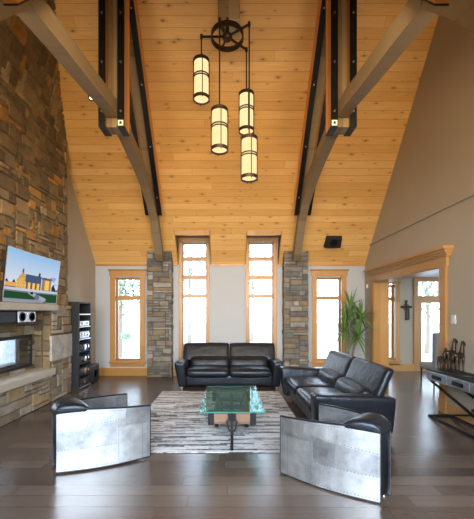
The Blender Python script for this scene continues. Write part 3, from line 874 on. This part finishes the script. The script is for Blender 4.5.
# ------------------------------------------------------------------ hi-fi rack
RX0, RX1, RYa, RYb, RH = -3.40, -3.06, 6.72, 7.32, 1.83
t = thing('media_rack', 'tall open black media rack beside the stone chimney', 'rack', (RX0, RYa, 0))
w, d = RX1 - RX0, RYb - RYa
q = BM(); box(q, 0, w, 0, .03, 0, RH); obj('side_panel', q, M['black_matte'], t)
q = BM(); box(q, 0, w, d - .03, d, 0, RH); obj('side_panel', q, M['black_matte'], t)
q = BM(); box(q, 0, .015, .03, d - .03, 0, RH); obj('back_panel', q, M['black_matte'], t)
q = BM(); box(q, 0, w, .03, d - .03, RH - .03, RH); obj('top_panel', q, M['black_matte'], t)
shz = [.05, .30, .55, .80, 1.05, 1.31, 1.57]
for z in shz:
    q = BM(); box(q, .015, w, .03, d - .03, z - .01, z + .012)
    obj('shelf', q, M['silver'] if z > 1.0 or z < .1 else M['black_matte'], t)
def amp(z, h, label, m, knobs):
    t = thing('audio_component', label, 'amplifier', (RX1, (RYa + RYb) / 2, z), 0, 'hi-fi components in the media rack')
    q = bbox(-.28, -.02, -.22, .22, .008, h, .006); obj('case', q, M['black_matte'], t)
    q = bbox(-.02, -.008, -.215, .215, .012, h - .004, .004); obj('front_panel', q, m, t)
    for ky, kr in knobs:
        q = BM(); lathe(q, [(kr, -.008), (kr, .012), (0, .014)], (0, ky, h * .55), 18, 'X'); obj('knob', q, M['chrome'], t)
    return t
amp(1.322, .11, 'silver audio component on the second shelf from the rack top', M['silver'], [(-.12, .02), (.12, .02)])
amp(1.062, .15, 'silver amplifier with round dials on the third shelf from the rack top', M['silver'], [(-.14, .04), (0, .03), (.14, .04)])
amp(.812, .13, 'black audio component below the silver amplifier, with large chrome dials', M['black_matte'], [(-.02, .055), (.14, .03)])
amp(.562, .13, 'black audio component in the middle of the rack, with large chrome dials', M['black_matte'], [(-.02, .055), (.14, .03)])
amp(.312, .13, 'black audio component second from the rack bottom, with large chrome dials', M['black_matte'], [(-.02, .055), (.14, .03)])
amp(.062, .16, 'black audio component on the lowest rack shelf', M['black_matte'], [(-.02, .035)])
t = thing('subwoofer', 'low black box loudspeaker on the floor between rack and far wall', 'speaker', (-3.24, 7.66, 0))
q = bbox(-.14, .14, -.22, .22, .02, .40, .012); obj('cabinet', q, M['black_matte'], t)
q = BM(); lathe(q, [(.12, 0), (.115, .012), (.05, -.01), (0, 0)], (.14, 0, .2), 24, 'X'); obj('driver', q, M['black_steel'], t)
q = BM()
for a in (-.1, .1):
    for c in (-.18, .18): box(q, a - .015, a + .015, c - .015, c + .015, 0, .022)
obj('feet', q, M['black_steel'], t)

# ------------------------------------------------------------------ rug
b = BM(); box(b, -1.36, 1.02, 3.77, 6.72, .001, .009); bevel_all(b, .003, 1)
o = obj('rug', b, M['rug']); tag(o, 'grey black and white streaked patchwork rug on the dark wood floor', 'rug')

# ------------------------------------------------------------------ sofas
def sofa(label, loc, rz, W=2.24):
    """faces local -Y; origin at front centre on the floor"""
    t = thing('leather_sofa', label, 'sofa', loc, rz)
    D = 1.02; aw = .22
    q = BM(); cushion(W - 2 * aw + .10, .84, .22, .03, n=6, c=(0, .50, .19), bm=q); obj('base', q, M['leather'], t, smooth=True)
    sw = (W - 2 * aw - .02) / 2
    for s in (-1, 1):
        q = cushion(sw, .70, .17, .07, (.0, .015, .035), c=(s * sw / 2, .36, .345), warp=lambda p: (p.x, p.y, p.z - .02 * max(0, p.y)))
        obj('seat_cushion', q, M['leather'], t, smooth=True)
        q = cushion(sw, .20, .26, .07, (0, .03, .01), c=(s * sw / 2, .74, .47), warp=lambda p: (p.x, p.y + p.z * .30, p.z))
        obj('lumbar_cushion', q, M['leather'], t, smooth=True)
        hw = (W - .10) / 2
        q = cushion(hw - .01, .11, .39, .045, (.0, .018, .008), n=12, c=(s * hw / 2, .90, .70), warp=lambda p: (p.x, p.y + p.z * .42, p.z))
        obj('headrest', q, M['leather'], t, smooth=True)
    for s in (-1, 1):
        def wp(p, s=s):
            k = (p.z + .235) / .47        # 0 bottom 1 top
            y = p.y
            return (p.x * (1 - .25 * (1 - k)) + s * .03 * (k - .5) * 2, y - .05 * (k - .4) * (1 if y < 0 else .0), p.z + .02 * (-y / .5) * k)
        q = cushion(aw, 1.0, .50, .035, (.008, .008, .006), n=8, c=(s * (W / 2 - aw / 2 - .01), .51, .315), warp=wp)
        obj('arm', q, M['leather'], t, smooth=True)
    q = cushion(W - 2 * aw + .12, .16, .42, .04, c=(0, .93, .34), n=6); obj('back_frame', q, M['leather'], t, smooth=True)
    for sx in (-1, 1):
        for sy, yy in ((-1, .10), (1, .93)):
            q = BM(); x = sx * (W / 2 - .13)
            hexa(q, [(x - .012, yy - .012, 0), (x + .012, yy - .012, 0), (x + .012, yy + .012, 0), (x - .012, yy + .012, 0),
                     (x - .035, yy - .03, .10), (x + .035, yy - .03, .10), (x + .035, yy + .05, .10), (x - .035, yy + .05, .10)])
            obj('leg', q, M['silver'], t)
    return t
sofa('black leather two-seat sofa against the far wall below the tall windows', (0.005, 6.80, 0.0), 0)
sofa('black leather sofa standing side-on to the right of the glass table', (1.03, 5.20, 0.0), -math.radians(90 - 2.0) , 2.28)

# ------------------------------------------------------------------ aviator chairs
def avchair(label, loc, rz, fw=.334, rw=.10):
    t = thing('aluminium_armchair', label, 'armchair', loc, rz, None)
    L = .89
    def hw(u): return rw + (fw - rw) * u + .055 * 4 * u * (1 - u)
    def top(u): return .635 - .068 * u
    Z0_ = .012
    def pt(u, k, s, o=0):  # k 0..1 height; o outward
        return Vector((L * u, s * (hw(u) + o), Z0_ + (top(u) - Z0_) * k))
    n = 16
    for s in (-1, 1):
        q = BM(); R = []
        for i in range(n + 1):
            u = i / n
            R.append([q.verts.new(pt(u, 0, s, .0)), q.verts.new(pt(u, 1, s, .0)), q.verts.new(pt(u, 1, s, -.018)), q.verts.new(pt(u, 0, s, -.018))])
        for i in range(n):
            for k in range(4): q.faces.new([R[i][k], R[i][(k + 1) % 4], R[i + 1][(k + 1) % 4], R[i + 1][k]])
        q.faces.new(R[0]); q.faces.new(R[-1])
        pn = obj('side_panel', q, M['alu'], t)
        # riveted sheets laid over: outer side
        def sheet(u0, u1, k0, k1, o, m=6):
            q = BM(); G = []
            for i in range(m + 1):
                u = u0 + (u1 - u0) * i / m
                ka = k0[0] + (k0[1] - k0[0]) * i / m; kb = k1[0] + (k1[1] - k1[0]) * i / m
                G.append([q.verts.new(pt(u, ka, s, .0)), q.verts.new(pt(u, ka, s, o)), q.verts.new(pt(u, kb, s, o)), q.verts.new(pt(u, kb, s, .0))])
            for i in range(m):
                for k in range(4): q.faces.new([G[i][k], G[i][(k + 1) % 4], G[i + 1][(k + 1) % 4], G[i + 1][k]])
            q.faces.new(G[0]); q.faces.new(G[-1]); return q
        for args in ((0, .62, (.0, .0), (.33, .37), .0010), (0, .70, (.62, .80), (.985, .985), .0014), (.60, .99, (.02, .02), (.66, .68), .0012)):
            obj('riveted_sheet', sheet(*args), M['alu_b'], pn)
        rv = BM()
        def rivet(u, k, side=1):
            c = pt(u, k, s, .0012 if side > 0 else -.018); nx = Vector((0, s * side, 0))
            a, bb = Vector((1, 0, 0)), Vector((0, 0, 1)); r = .0055
            ring = [rv.verts.new(c + a * r * math.cos(j * PI / 3) + bb * r * math.sin(j * PI / 3)) for j in range(6)]
            tip = rv.verts.new(c + nx * .003)
            for j in range(6): rv.faces.new([ring[j], ring[(j + 1) % 6], tip])
        def line(u0, k0, u1, k1, side=1, st=.026):
            d = math.hypot((u1 - u0) * L, (k1 - k0) * .6); m = int(d / st)
            for i in range(m + 1): rivet(u0 + (u1 - u0) * i / m, k0 + (k1 - k0) * i / m, side)
        line(.02, .96, .68, .965); line(.02, .65, .68, .81); line(.72, .70, .97, .71); line(.02, .34, .60, .37)
        line(.62, .03, .62, .66); line(.90, .03, .90, .67); line(.02, .04, .60, .04); line(.97, .06, .97, .93)
        line(.02, .95, .97, .95, -1); line(.94, .35, .94, .92, -1); line(.3, .68, .95, .72, -1)
        merge(pn, rv, M['rivet'])
        # black piping along top, front and bottom
        q = BM()
        path = [pt(0, 1, s, -.004) + Vector((0, 0, .006))] + [pt(i / 12, 1, s, -.006) + Vector((0, 0, .006)) for i in range(1, 13)]
        tube(q, path, .011, 6)
        tube(q, [pt(i / 12, 0, s, -.006) for i in range(13)], .009, 6)
        tube(q, [pt(1, 0, s, -.006), pt(1, 1, s, -.006) + Vector((0, 0, .006))], .008, 6)
        obj('piping', q, M['leather'], pn)
    # leather shell between the panels
    def loft(st, nr=14, rr=.35):
        q = BM(); R = []
        for x, w, z0, z1 in st:
            ring = []
            zc_, hz = (z0 + z1) / 2, (z1 - z0) / 2
            for k in range(nr * 2):
                a = 2 * PI * k / (nr * 2); ca, sa = math.cos(a), math.sin(a)
                e = rr
                ring.append(q.verts.new((x, w * math.copysign(abs(ca) ** e, ca), zc_ + hz * math.copysign(abs(sa) ** e, sa))))
            R.append(ring)
        m = len(R[0])
        for i in range(len(R) - 1):
            for k in range(m): q.faces.new([R[i][k], R[i][(k + 1) % m], R[i + 1][(k + 1) % m], R[i + 1][k]])
        q.faces.new(list(reversed(R[0]))); q.faces.new(R[-1]); return q
    us = [.02, .025, .035, .06, .12, .2, .27, .32]
    zt = [.52, .57, .60, .615, .615, .60, .55, .45]
    obj('backrest', loft([(u * L, max(hw(max(u, 0)) - .024, .02), .03, z) for u, z in zip(us, zt)]), M['leather'], t, smooth=True)
    us = [-.02, -.012, .01, .04, .08, .13, .20, .27, .32, .34]
    zt = [.60, .625, .652, .672, .686, .692, .686, .668, .640, .615]
    wd = [-.03, .0, .010, .014, .016, .016, .014, .010, -.01, -.03]
    obj('headroll', loft([(u * L, hw(max(u, 0)) + a * .8, .575 if i not in (0, 9) else z - .02, z) for i, (u, z, a) in enumerate(zip(us, zt, wd))], rr=.55), M['leather'], t, smooth=True)
    us = [.28, .30, .34, .5, .7, .86, .93, .95]
    zt = [.40, .425, .435, .44, .44, .435, .42, .38]
    obj('seat_cushion', loft([(u * L, hw(u) - .022, .27, z) for u, z in zip(us, zt)], rr=.3), M['leather'], t, smooth=True)
    obj('seat_base', loft([(u * L, hw(u) - .022, .03, .28) for u in (.05, .2, .4, .6, .8, .93)], rr=.15), M['leather'], t)
    q = BM()
    for s in (-1, 1):
        for u in (.0, .97): lathe(q, [(.014, 0), (.014, .03)], (L * u + (.05 if u < .1 else 0), s * (hw(u) - .03), 0), 10)
    obj('feet', q, M['chrome'], t)
    return t
avchair('riveted aluminium armchair with black leather, on the left near the fireplace hearth', (-1.772, 3.345, .007), math.atan2(.565, .695))
avchair('riveted aluminium armchair with black leather, on the right in front of the side-on sofa', (1.34, 2.825, 0), math.atan2(.67, -.563))

# ------------------------------------------------------------------ coffee table
t = thing('coffee_table', 'glass-topped coffee table on an old timber and iron cart, centre of the rug', 'table', (.035, 4.54, .009))
GT = .42
q = bbox(-.385, .385, -.68, .68, GT, GT + .015, .003, 1); tp = obj('glass_top', q, M['table_glass'], t)
q = BM()
for a in ((-.388, -.385, -.68, .68), (.385, .388, -.68, .68), (-.388, .388, -.683, -.68), (-.388, .388, .68, .683)): box(q, *a, GT, GT + .015)
obj('polished_edge', q, M['glass_edge'], tp)
CT = M['cart'] = planks('cart_oak', 0, 2, .3, 2, [(.09, .045, .025), (.15, .08, .045), (.21, .12, .075)], gap=0, rough=.6)
for yy in (-.57, .50):
    q = bbox(-.22, .22, yy - .05, yy + .05, GT - .15, GT - .02, .006); obj('end_beam', q, CT, t)
for xx in (-.20, 0, .20):
    q = bbox(xx - .025, xx + .025, -.52, .46, GT - .13, GT - .05, .004); obj('rail', q, CT if xx else M['iron'], t)
for xx in (-.25, .25):
    for yy in (-.57, .50):
        q = bbox(xx - .035, xx + .035, yy - .06, yy + .06, GT - .16, GT - .008, .006); obj('corner_bracket', q, M['black_steel'], t)
for yy in (-.15, .22):
    q = bbox(-.20, .20, yy - .03, yy + .03, GT - .10, GT - .06, .004); obj('cross_rail', q, M['iron'], t)
for xx in (-.21, .21):
    for yy in (.06, .46):
        q = BM(); R = .095
        lathe(q, [(0, -.025), (.03, -.025), (.03, -.012), (R - .03, -.012), (R - .03, -.025), (R, -.025), (R + .012, .0), (R, .025), (R - .03, .025), (R - .03, .012), (.03, .012), (.03, .025), (0, .025)], (xx, yy, R + .012), 28, 'X')
        obj('wheel', q, M['iron'], t)
for yy in (.06, .46):
    q = BM(); tube(q, [(-.24, yy, .107), (.24, yy, .107)], .018, 10); box(q, -.16, -.13, yy - .02, yy + .02, .107, GT - .12); box(q, .13, .16, yy - .02, yy + .02, .107, GT - .12)
    obj('axle', q, M['black_steel'], t)
q = BM()  # coupling: drop leg with hooks at the front
bar(q, (0, -.64, GT - .01), (0, -.64, .16), .035, .04, up=(0, 1, 0)); box(q, -.05, .05, -.66, -.61, GT - .10, GT - .03)
tube(q, [(-.0, -.64, .18), (0, -.66, .08), (0, -.70, .03), (0, -.74, .020)], [.02, .018, .016, .018], 8)
for s in (-1, 1):
    tube(q, [(s * .02, -.64, GT - .05), (s * .055, -.66, GT - .10), (s * .045, -.67, GT - .18), (s * .02, -.67, GT - .22)], .010, 6)
obj('coupling', q, M['black_steel'], t)
b = BM(); lathe(b, [(.0, 0), (.035, 0), (.04, .03), (.0, .03)], n=12)
b.free()

# ------------------------------------------------------------------ console
KX0, KX1, KY0, KY1, KZ = 3.08, 3.475, 3.3, 5.13, .735
t = thing('console_table', 'long aluminium-fronted console table on crossed black legs against the right wall', 'console table', (KX0, KY0, 0))
w, l = KX1 - KX0, KY1 - KY0
q = bbox(.0, w, 0, l, KZ - .165, KZ - .02, .006); bodyo = obj('body', q, M['alu'], t)
q = bbox(-.01, w, -.01, l + .01, KZ - .02, KZ, .005); obj('top', q, M['black_matte'], t)
for i in range(4):
    y0 = .02 + i * (l - .04) / 4; y1 = y0 + (l - .04) / 4 - .012
    q = bbox(-.012, .0, y0, y1, KZ - .155, KZ - .032, .003); dr = obj('drawer', q, M['alu'], t)
    q = BM(); ym = (y0 + y1) / 2; box(q, -.016, -.011, ym - .11, ym + .11, KZ - .122, KZ - .07)
    tube(q, [(-.016, ym - .09, KZ - .09), (-.032, ym - .07, KZ - .095), (-.032, ym + .07, KZ - .095), (-.016, ym + .09, KZ - .09)], .007, 6)
    obj('handle', q, M['black_steel'], dr)
    rv = BM()
    for f in range(9):
        yy = y0 + .015 + (y1 - y0 - .03) * f / 8
        for zz in (KZ - .146, KZ - .041):
            tube(rv, [(-.011, yy, zz), (-.016, yy, zz)], .005, 6)
    merge(dr, rv, M['silver'])
q = BM(); box(q, -.004, w, l, l + .004, KZ - .155, KZ - .03); obj('end_panel', q, M['alu'], t)
for xx in (.03, w - .05):
    for a, c in ((.03, l - .03), (l - .03, .03)):
        q = BM(); bar(q, (xx, a, .02), (xx, c, KZ - .17), .025, .03, up=(1, 0, 0)); obj('leg', q, M['black_steel'], t)
q = BM()
for a in (.03, w - .05): bar(q, (a, .0, .0125), (a, l, .0125), .03, .025)
for c in (.03, l - .03): bar(q, (.03, c, .0125), (w - .05, c, .0125), .03, .025)
obj('floor_frame', q, M['black_steel'], t)
q = BM(); box(q, .03, w - .05, l / 2 - .02, l / 2 + .02, .33, .37); obj('stretcher', q, M['black_steel'], t)

# horse sculpture: two standing long-necked horses and a foal on a base
def horse(bm, o, sc, yaw, head=0.0):
    """skin-free: tapered tubes; faces local -Y ... returns in bm"""
    ca, sa = math.cos(yaw), math.sin(yaw)
    def T(p):
        x, y, z = p[0] * sc * .8, p[1] * sc, p[2] * sc
        return Vector((o[0] + x * ca - y * sa, o[1] + x * sa + y * ca, o[2] + z))
    tube(bm, [T(p) for p in ((-.115, 0, .21), (-.10, 0, .215), (-.05, 0, .21), (.0, 0, .205), (.06, 0, .215), (.09, 0, .225), (.105, 0, .225))], [r * sc for r in (.015, .036, .040, .036, .042, .036, .012)], 10)
    tube(bm, [T(p) for p in ((.07, 0, .215), (.095, 0, .26), (.105, 0, .31), (.115, 0, .36), (.125, 0, .378))], [r * sc for r in (.036, .030, .024, .020, .010)], 8)
    tube(bm, [T(p) for p in ((.105, 0, .375), (.13, 0, .368), (.155, 0, .35), (.178, 0, .335), (.184, 0, .330))], [r * sc for r in (.010, .020, .016, .012, .006)], 8)
    for s in (-1, 1):
        tube(bm, [T((.108, s * .010, .372)), T((.104, s * .012, .40))], [.006 * sc, .002 * sc], 5)
        tube(bm, [T(p) for p in ((.075, s * .022, .21), (.075, s * .024, .14), (.082, s * .024, .105), (.074, s * .024, .05), (.078, s * .024, .012), (.09, s * .024, .002))], [r * sc for r in (.022, .014, .011, .008, .008, .010)], 6)
        tube(bm, [T(p) for p in ((-.09, s * .022, .21), (-.085, s * .026, .15), (-.108, s * .024, .105), (-.098, s * .024, .05), (-.096, s * .024, .012), (-.085, s * .024, .002))], [r * sc for r in (.028, .018, .011, .008, .008, .010)], 6)
    tube(bm, [T(p) for p in ((-.11, 0, .235), (-.135, 0, .22), (-.14, 0, .17), (-.135, 0, .12))], [r * sc for r in (.008, .013, .010, .004)], 6)
    tube(bm, [T(p) for p in ((.085, 0, .275), (.088, 0, .32), (.098, 0, .375))], [.010 * sc, .012 * sc, .006 * sc], 5)
hx, hy, hz = 3.25, 4.74, KZ + .002
t = thing('horse_sculpture', 'dark bronze sculpture of standing horses on a black base on the console', 'sculpture', (hx, hy, hz))
q = BM(); lathe(q, [(0, 0), (.19, 0), (.185, .018), (0, .02)], n=28)
for v in q.verts: v.co.x *= .80; v.co.y *= 1.7
obj('plinth', q, M['black_matte'], t)
q = BM(); horse(q, (.0, -.06, .018), 1.14, .44); obj('horse', q, M['bronze'], t, smooth=True)
q = BM(); horse(q, (-.01, .10, .018), 1.20, .44); obj('horse', q, M['bronze'], t, smooth=True)
q = BM(); horse(q, (-.03, .25, .018), .80, .44); obj('foal', q, M['bronze'], t, smooth=True)

# wall plate, sensor, cross, chair in sunroom
t = thing('thermostat', 'small silver control plate on the right wall beside the cased opening', 'thermostat', (XR, 5.10, 1.50))
q = bbox(-.018, 0, -.055, .055, -.07, .07, .004); obj('plate', q, M['switch'], t)
q = BM(); box(q, -.021, -.018, -.025, .025, -.02, .04); obj('display', q, M['silver'], t)
t = thing('motion_sensor', 'tiny white sensor on the right wall near the far corner', 'sensor', (XR, 8.28, 2.27))
q = bbox(-.03, 0, -.03, .03, -.045, .045, .008); obj('housing', q, M['label_white'], t)
t = thing('wall_cross', 'ornate dark iron cross hung on the sunroom wall between window and glass door', 'cross', (4.88, SY, 1.68))
q = BM()
box(q, -.022, .022, -.03, -.01, -.25, .24); box(q, -.12, .12, -.03, -.01, .06, .11)
for x, z in ((0, .24), (-.12, .085), (.12, .085), (0, -.25)): lathe(q, [(0, -.035), (.036, -.03), (.036, -.01), (0, -.008)], (x, 0, z), 10, 'Y')
torus(q, (0, -.02, .085), .075, .010, 'Y', 20, 6)
box(q, .05, .085, -.03, -.012, -.27, .04)
obj('cross_body', q, M['iron'], t)
t = thing('tall_back_chair', 'pale grey upholstered high-backed chair seen through the cased opening', 'chair', (4.56, 7.0, 0), 0)
q = cushion(.56, .10, .80, .04, (0, .01, 0), c=(.04, .0, .78), n=8); obj('backrest', q, M['grey_fabric'], t, smooth=True)
q = cushion(.56, .50, .14, .04, (0, 0, .015), c=(.04, .27, .43), n=6); obj('seat', q, M['grey_fabric'], t, smooth=True)
for sx in (-.2, .28):
    for sy in (.02, .48):
        q = BM(); tube(q, [(sx, sy, 0), (sx, sy, .37)], [.015, .022], 8); obj('leg', q, M['black_matte'], t)

# ------------------------------------------------------------------ yucca
t = thing('potted_yucca', 'tall green yucca with sword leaves in the far right corner behind the sofa', 'plant', (2.80, 7.72, 0))
q = BM(); lathe(q, [(0, 0), (.15, 0), (.19, .30), (.20, .34), (.175, .34), (.165, .29), (0, .29)], n=28); obj('pot', q, M['terracotta'], t, smooth=True)
q = BM(); lathe(q, [(0, .29), (.168, .291)], n=20); obj('soil', q, M['soil'], t)
r = random.Random(11)
stems = [((-.02, 0), (.02, -.05), 1.72), ((.05, .03), (.26, -.05), 1.50), ((-.05, -.03), (-.14, -.15), 1.22), ((.03, -.04), (.14, -.20), 1.08), ((.0, .05), (.0, .0), 1.40)]
for (a0, a1), (b0, b1), zt in stems:
    q = BM(); m = 6
    tube(q, [(a0 + (b0 - a0) * (i / m) ** 1.3, a1 + (b1 - a1) * (i / m) ** 1.3, .28 + (zt - .28) * i / m) for i in range(m + 1)], [.022 - .006 * i / m for i in range(m + 1)], 8)
    st = obj('stem', q, M['bark'], t, smooth=True)
    q = BM()
    for k in range(42):
        az = r.uniform(0, 2 * PI); el = r.uniform(-.45, 1.45); Ln = r.uniform(.36, .62)
        d = Vector((math.cos(az) * math.cos(el), math.sin(az) * math.cos(el), math.sin(el)))
        p = Vector((b0, b1, zt - r.uniform(-.06, .12))); side = Vector((-math.sin(az), math.cos(az), 0)); up = side.cross(d).normalized() * -1
        prev = None; steps = 6
        for i in range(steps + 1):
            f = i / steps; wv = .022 * (1 - f ** 2.2) * (.55 + min(1, f * 5) * .45) + .0008
            A_ = q.verts.new(p + side * wv + Vector((0, 0, wv * .25))); B_ = q.verts.new(p); C_ = q.verts.new(p - side * wv + Vector((0, 0, wv * .25)))
            if prev:
                q.faces.new([prev[0], prev[1], B_, A_]); q.faces.new([prev[1], prev[2], C_, B_])
            prev = (A_, B_, C_)
            d = (d + Vector((0, 0, -.10 - .08 * f))).normalized() if el < 1.0 else (d + Vector((0, 0, -.03))).normalized()
            p = p + d * Ln / steps
            # keep off the walls
            p.x = min(p.x, .64); p.y = min(p.y, .62)
    obj('leaves', q, M['yucca'], st, recalc=False)

# ------------------------------------------------------------------ outdoors
b = BM(); box(b, -45, 45, 9.6, 60, -.6, -.35); struct('ground_far', b, M['sideboards'])
b = BM(); box(b, -45, -4.6, -40, 9.6, -.6, -.35); struct('ground_side', b, M['grass'])
b = BM(); box(b, -4.6, 45, -40, -4.8, -.6, -.35); struct('ground_near', b, M['sideboards'])
def tree(x, y, h, cr, seed, label, n=900, low=.45):
    r = random.Random(seed)
    t = thing('garden_tree', label, 'tree', (x, y, -.35), 0, 'trees outside the windows')
    q = BM(); tube(q, [(0, 0, 0), (.05, 0, h * .4), (0, .05, h * .85)], [.14, .10, .03], 8)
    for k in range(7):
        a = r.uniform(0, 6.28); z = h * r.uniform(.35, .75)
        tube(q, [(0, 0, z), (cr * .4 * math.cos(a), cr * .4 * math.sin(a), z + .5), (cr * .8 * math.cos(a), cr * .8 * math.sin(a), z + .9)], [.05, .03, .01], 5)
    obj('trunk', q, M['bark'], t)
    q = BM()
    for k in range(n):
        while True:
            v = Vector((r.uniform(-1, 1), r.uniform(-1, 1), r.uniform(-1, 1)))
            if .35 < v.length < 1: break
        c = Vector((v.x * cr, v.y * cr, h * (low + (1 - low) / 2) + v.z * h * (1 - low) / 2)); s = r.uniform(.06, .13)
        e1 = Vector((r.uniform(-1, 1), r.uniform(-1, 1), r.uniform(-1, 1))).normalized() * s; e2 = e1.orthogonal().normalized() * s * .6
        q.faces.new([q.verts.new(c + e1), q.verts.new(c + e2), q.verts.new(c - e1), q.verts.new(c - e2)])
    obj('foliage', q, M['foliage'], t, recalc=False)
tree(-4.8, 14.5, 4.8, 1.5, 1, 'leafy tree seen through the upper pane of the left corner window', 1100)
tree(-2.3, 19, 6.0, 1.5, 2, 'leafy tree seen through the left tall window', 700, .6)
tree(1.6, 23, 6.6, 1.6, 3, 'leafy tree seen through the right tall window', 500, .6)
tree(9.6, 16, 4.2, 1.3, 5, 'leafy tree seen through the glass garden door', 700, .5)
t = thing('garden_shrub', 'small round clipped shrub on a thin stem outside the left corner window', 'shrub', (-3.55, 11.4, -.35))
q = BM(); tube(q, [(0, 0, 0), (0, 0, 1.1)], .02, 6); obj('stem', q, M['bark'], t)
q = BM(); r = random.Random(9)
for k in range(260):
    v = Vector((r.gauss(0, 1), r.gauss(0, 1), r.gauss(0, 1))).normalized(); c = Vector((v.x * .2, v.y * .2, 1.17 + v.z * .12)); e1 = v.orthogonal().normalized() * .05; e2 = v.cross(e1) * .8
    q.faces.new([q.verts.new(c + e1), q.verts.new(c + e2), q.verts.new(c - e1), q.verts.new(c - e2)])
obj('foliage', q, M['foliage'], t, recalc=False)

# ------------------------------------------------------------------ light
w = bpy.data.worlds.new('World'); S.world = w; w.use_nodes = True
nt = w.node_tree; nt.nodes.clear()
out = nt.nodes.new('ShaderNodeOutputWorld'); bg = nt.nodes.new('ShaderNodeBackground')
tc = nt.nodes.new('ShaderNodeTexCoord'); sx = nt.nodes.new('ShaderNodeSeparateXYZ'); rp = nt.nodes.new('ShaderNodeValToRGB')
nt.links.new(tc.outputs['Generated'], sx.inputs[0]); nt.links.new(sx.outputs[2], rp.inputs[0])
rp.color_ramp.elements[0].position = 0; rp.color_ramp.elements[0].color = (.76, .88, 1.0, 1)
rp.color_ramp.elements[1].position = .7; rp.color_ramp.elements[1].color = (.48, .70, 1.0, 1)
nt.links.new(rp.outputs[0], bg.inputs[0]); bg.inputs[1].default_value = 9
nt.links.new(bg.outputs[0], out.inputs[0])

def area(name, loc, target, sx_, sy_, power, col=(1, 1, 1), portal=False, spread=PI):
    L = bpy.data.lights.new(name, 'AREA'); L.shape = 'RECTANGLE'; L.size = sx_; L.size_y = sy_; L.energy = power; L.color = col; L.spread = spread
    if portal: L.cycles.is_portal = True
    o = bpy.data.objects.new(name, L); C.objects.link(o); o.location = loc
    d = Vector(target) - Vector(loc); o.rotation_euler = d.to_track_quat('-Z', 'Y').to_euler()
    return o
for x0, x1, z0, z1 in WIN:
    area('window_portal', ((x0 + x1) / 2, YF + .27, (z0 + z1) / 2), ((x0 + x1) / 2, 0, (z0 + z1) / 2), x1 - x0, z1 - z0, 1, portal=True)
for x0, x1, z0, z1 in SW:
    area('window_portal', ((x0 + x1) / 2, SY + .25, (z0 + z1) / 2), ((x0 + x1) / 2, 0, (z0 + z1) / 2), x1 - x0, z1 - z0, 1, portal=True)
for y0, y1, z0, z1 in SE:
    area('window_portal', (SX1 + .22, (y0 + y1) / 2, (z0 + z1) / 2), (0, (y0 + y1) / 2, (z0 + z1) / 2), y1 - y0, z1 - z0, 1, portal=True)
for x0, x1, z0, z1 in BW:
    area('window_portal', ((x0 + x1) / 2, -4.52, (z0 + z1) / 2), ((x0 + x1) / 2, 8, (z0 + z1) / 2), x1 - x0, z1 - z0, 1, portal=True)
def spot(name, loc, target, power, col, ang=100, rad=.06, blend=.8):
    L = bpy.data.lights.new(name, 'SPOT'); L.energy = power; L.color = col; L.spot_size = math.radians(ang); L.spot_blend = blend; L.shadow_soft_size = rad
    o = bpy.data.objects.new(name, L); C.objects.link(o); o.location = loc
    o.rotation_euler = (Vector(target) - Vector(loc)).to_track_quat('-Z', 'Y').to_euler(); return o
WARM = (1.0, .74, .44)
# unseen warm fill added under the near slope to brighten the far slope
area('far_slope_fill', (0, 2.6, zc(2.6) - .12), (0, 7.6, 3.0), 5.5, .6, 120, WARM, spread=math.radians(110))
for x in (-2.6, 0, 2.6):
    area('beam_underside_fill', (x, 1.37, 2.93), (x * .9, 7.2, 4.9), 1.2, .25, 50, (1.0, .72, .40), spread=math.radians(130))  # added out of view to lift beam undersides and ceiling; no fixtures here
area('cool_room_fill', (0, -.6, 2.78), (0, 4.0, .2), 5.5, 2.2, 680, (.80, .90, 1.0), spread=math.radians(115))  # added daylight-coloured fill for floor and furniture, no fixture behind it

# ------------------------------------------------------------------ camera
cam = bpy.data.cameras.new('Camera'); co = bpy.data.objects.new('Camera', cam); C.objects.link(co)
co.location = (0, 0, 1.6); co.rotation_euler = (PI / 2, 0, 0)
cam.sensor_fit = 'HORIZONTAL'; cam.sensor_width = 36; cam.lens = 330 / 474 * 36
cam.shift_x = 8 / 474; cam.shift_y = 53.5 / 474; cam.clip_start = .05
S.camera = co
v = S.view_settings; v.view_transform = 'Standard'; v.look = 'None'; v.gamma = 1; v.exposure = 0; v.use_curve_mapping = False
S.cycles.max_bounces = 8; S.cycles.diffuse_bounces = 5; S.cycles.glossy_bounces = 4; S.cycles.transparent_max_bounces = 12
S.cycles.sample_clamp_indirect = 6
S.cycles.caustics_reflective = False; S.cycles.caustics_refractive = False
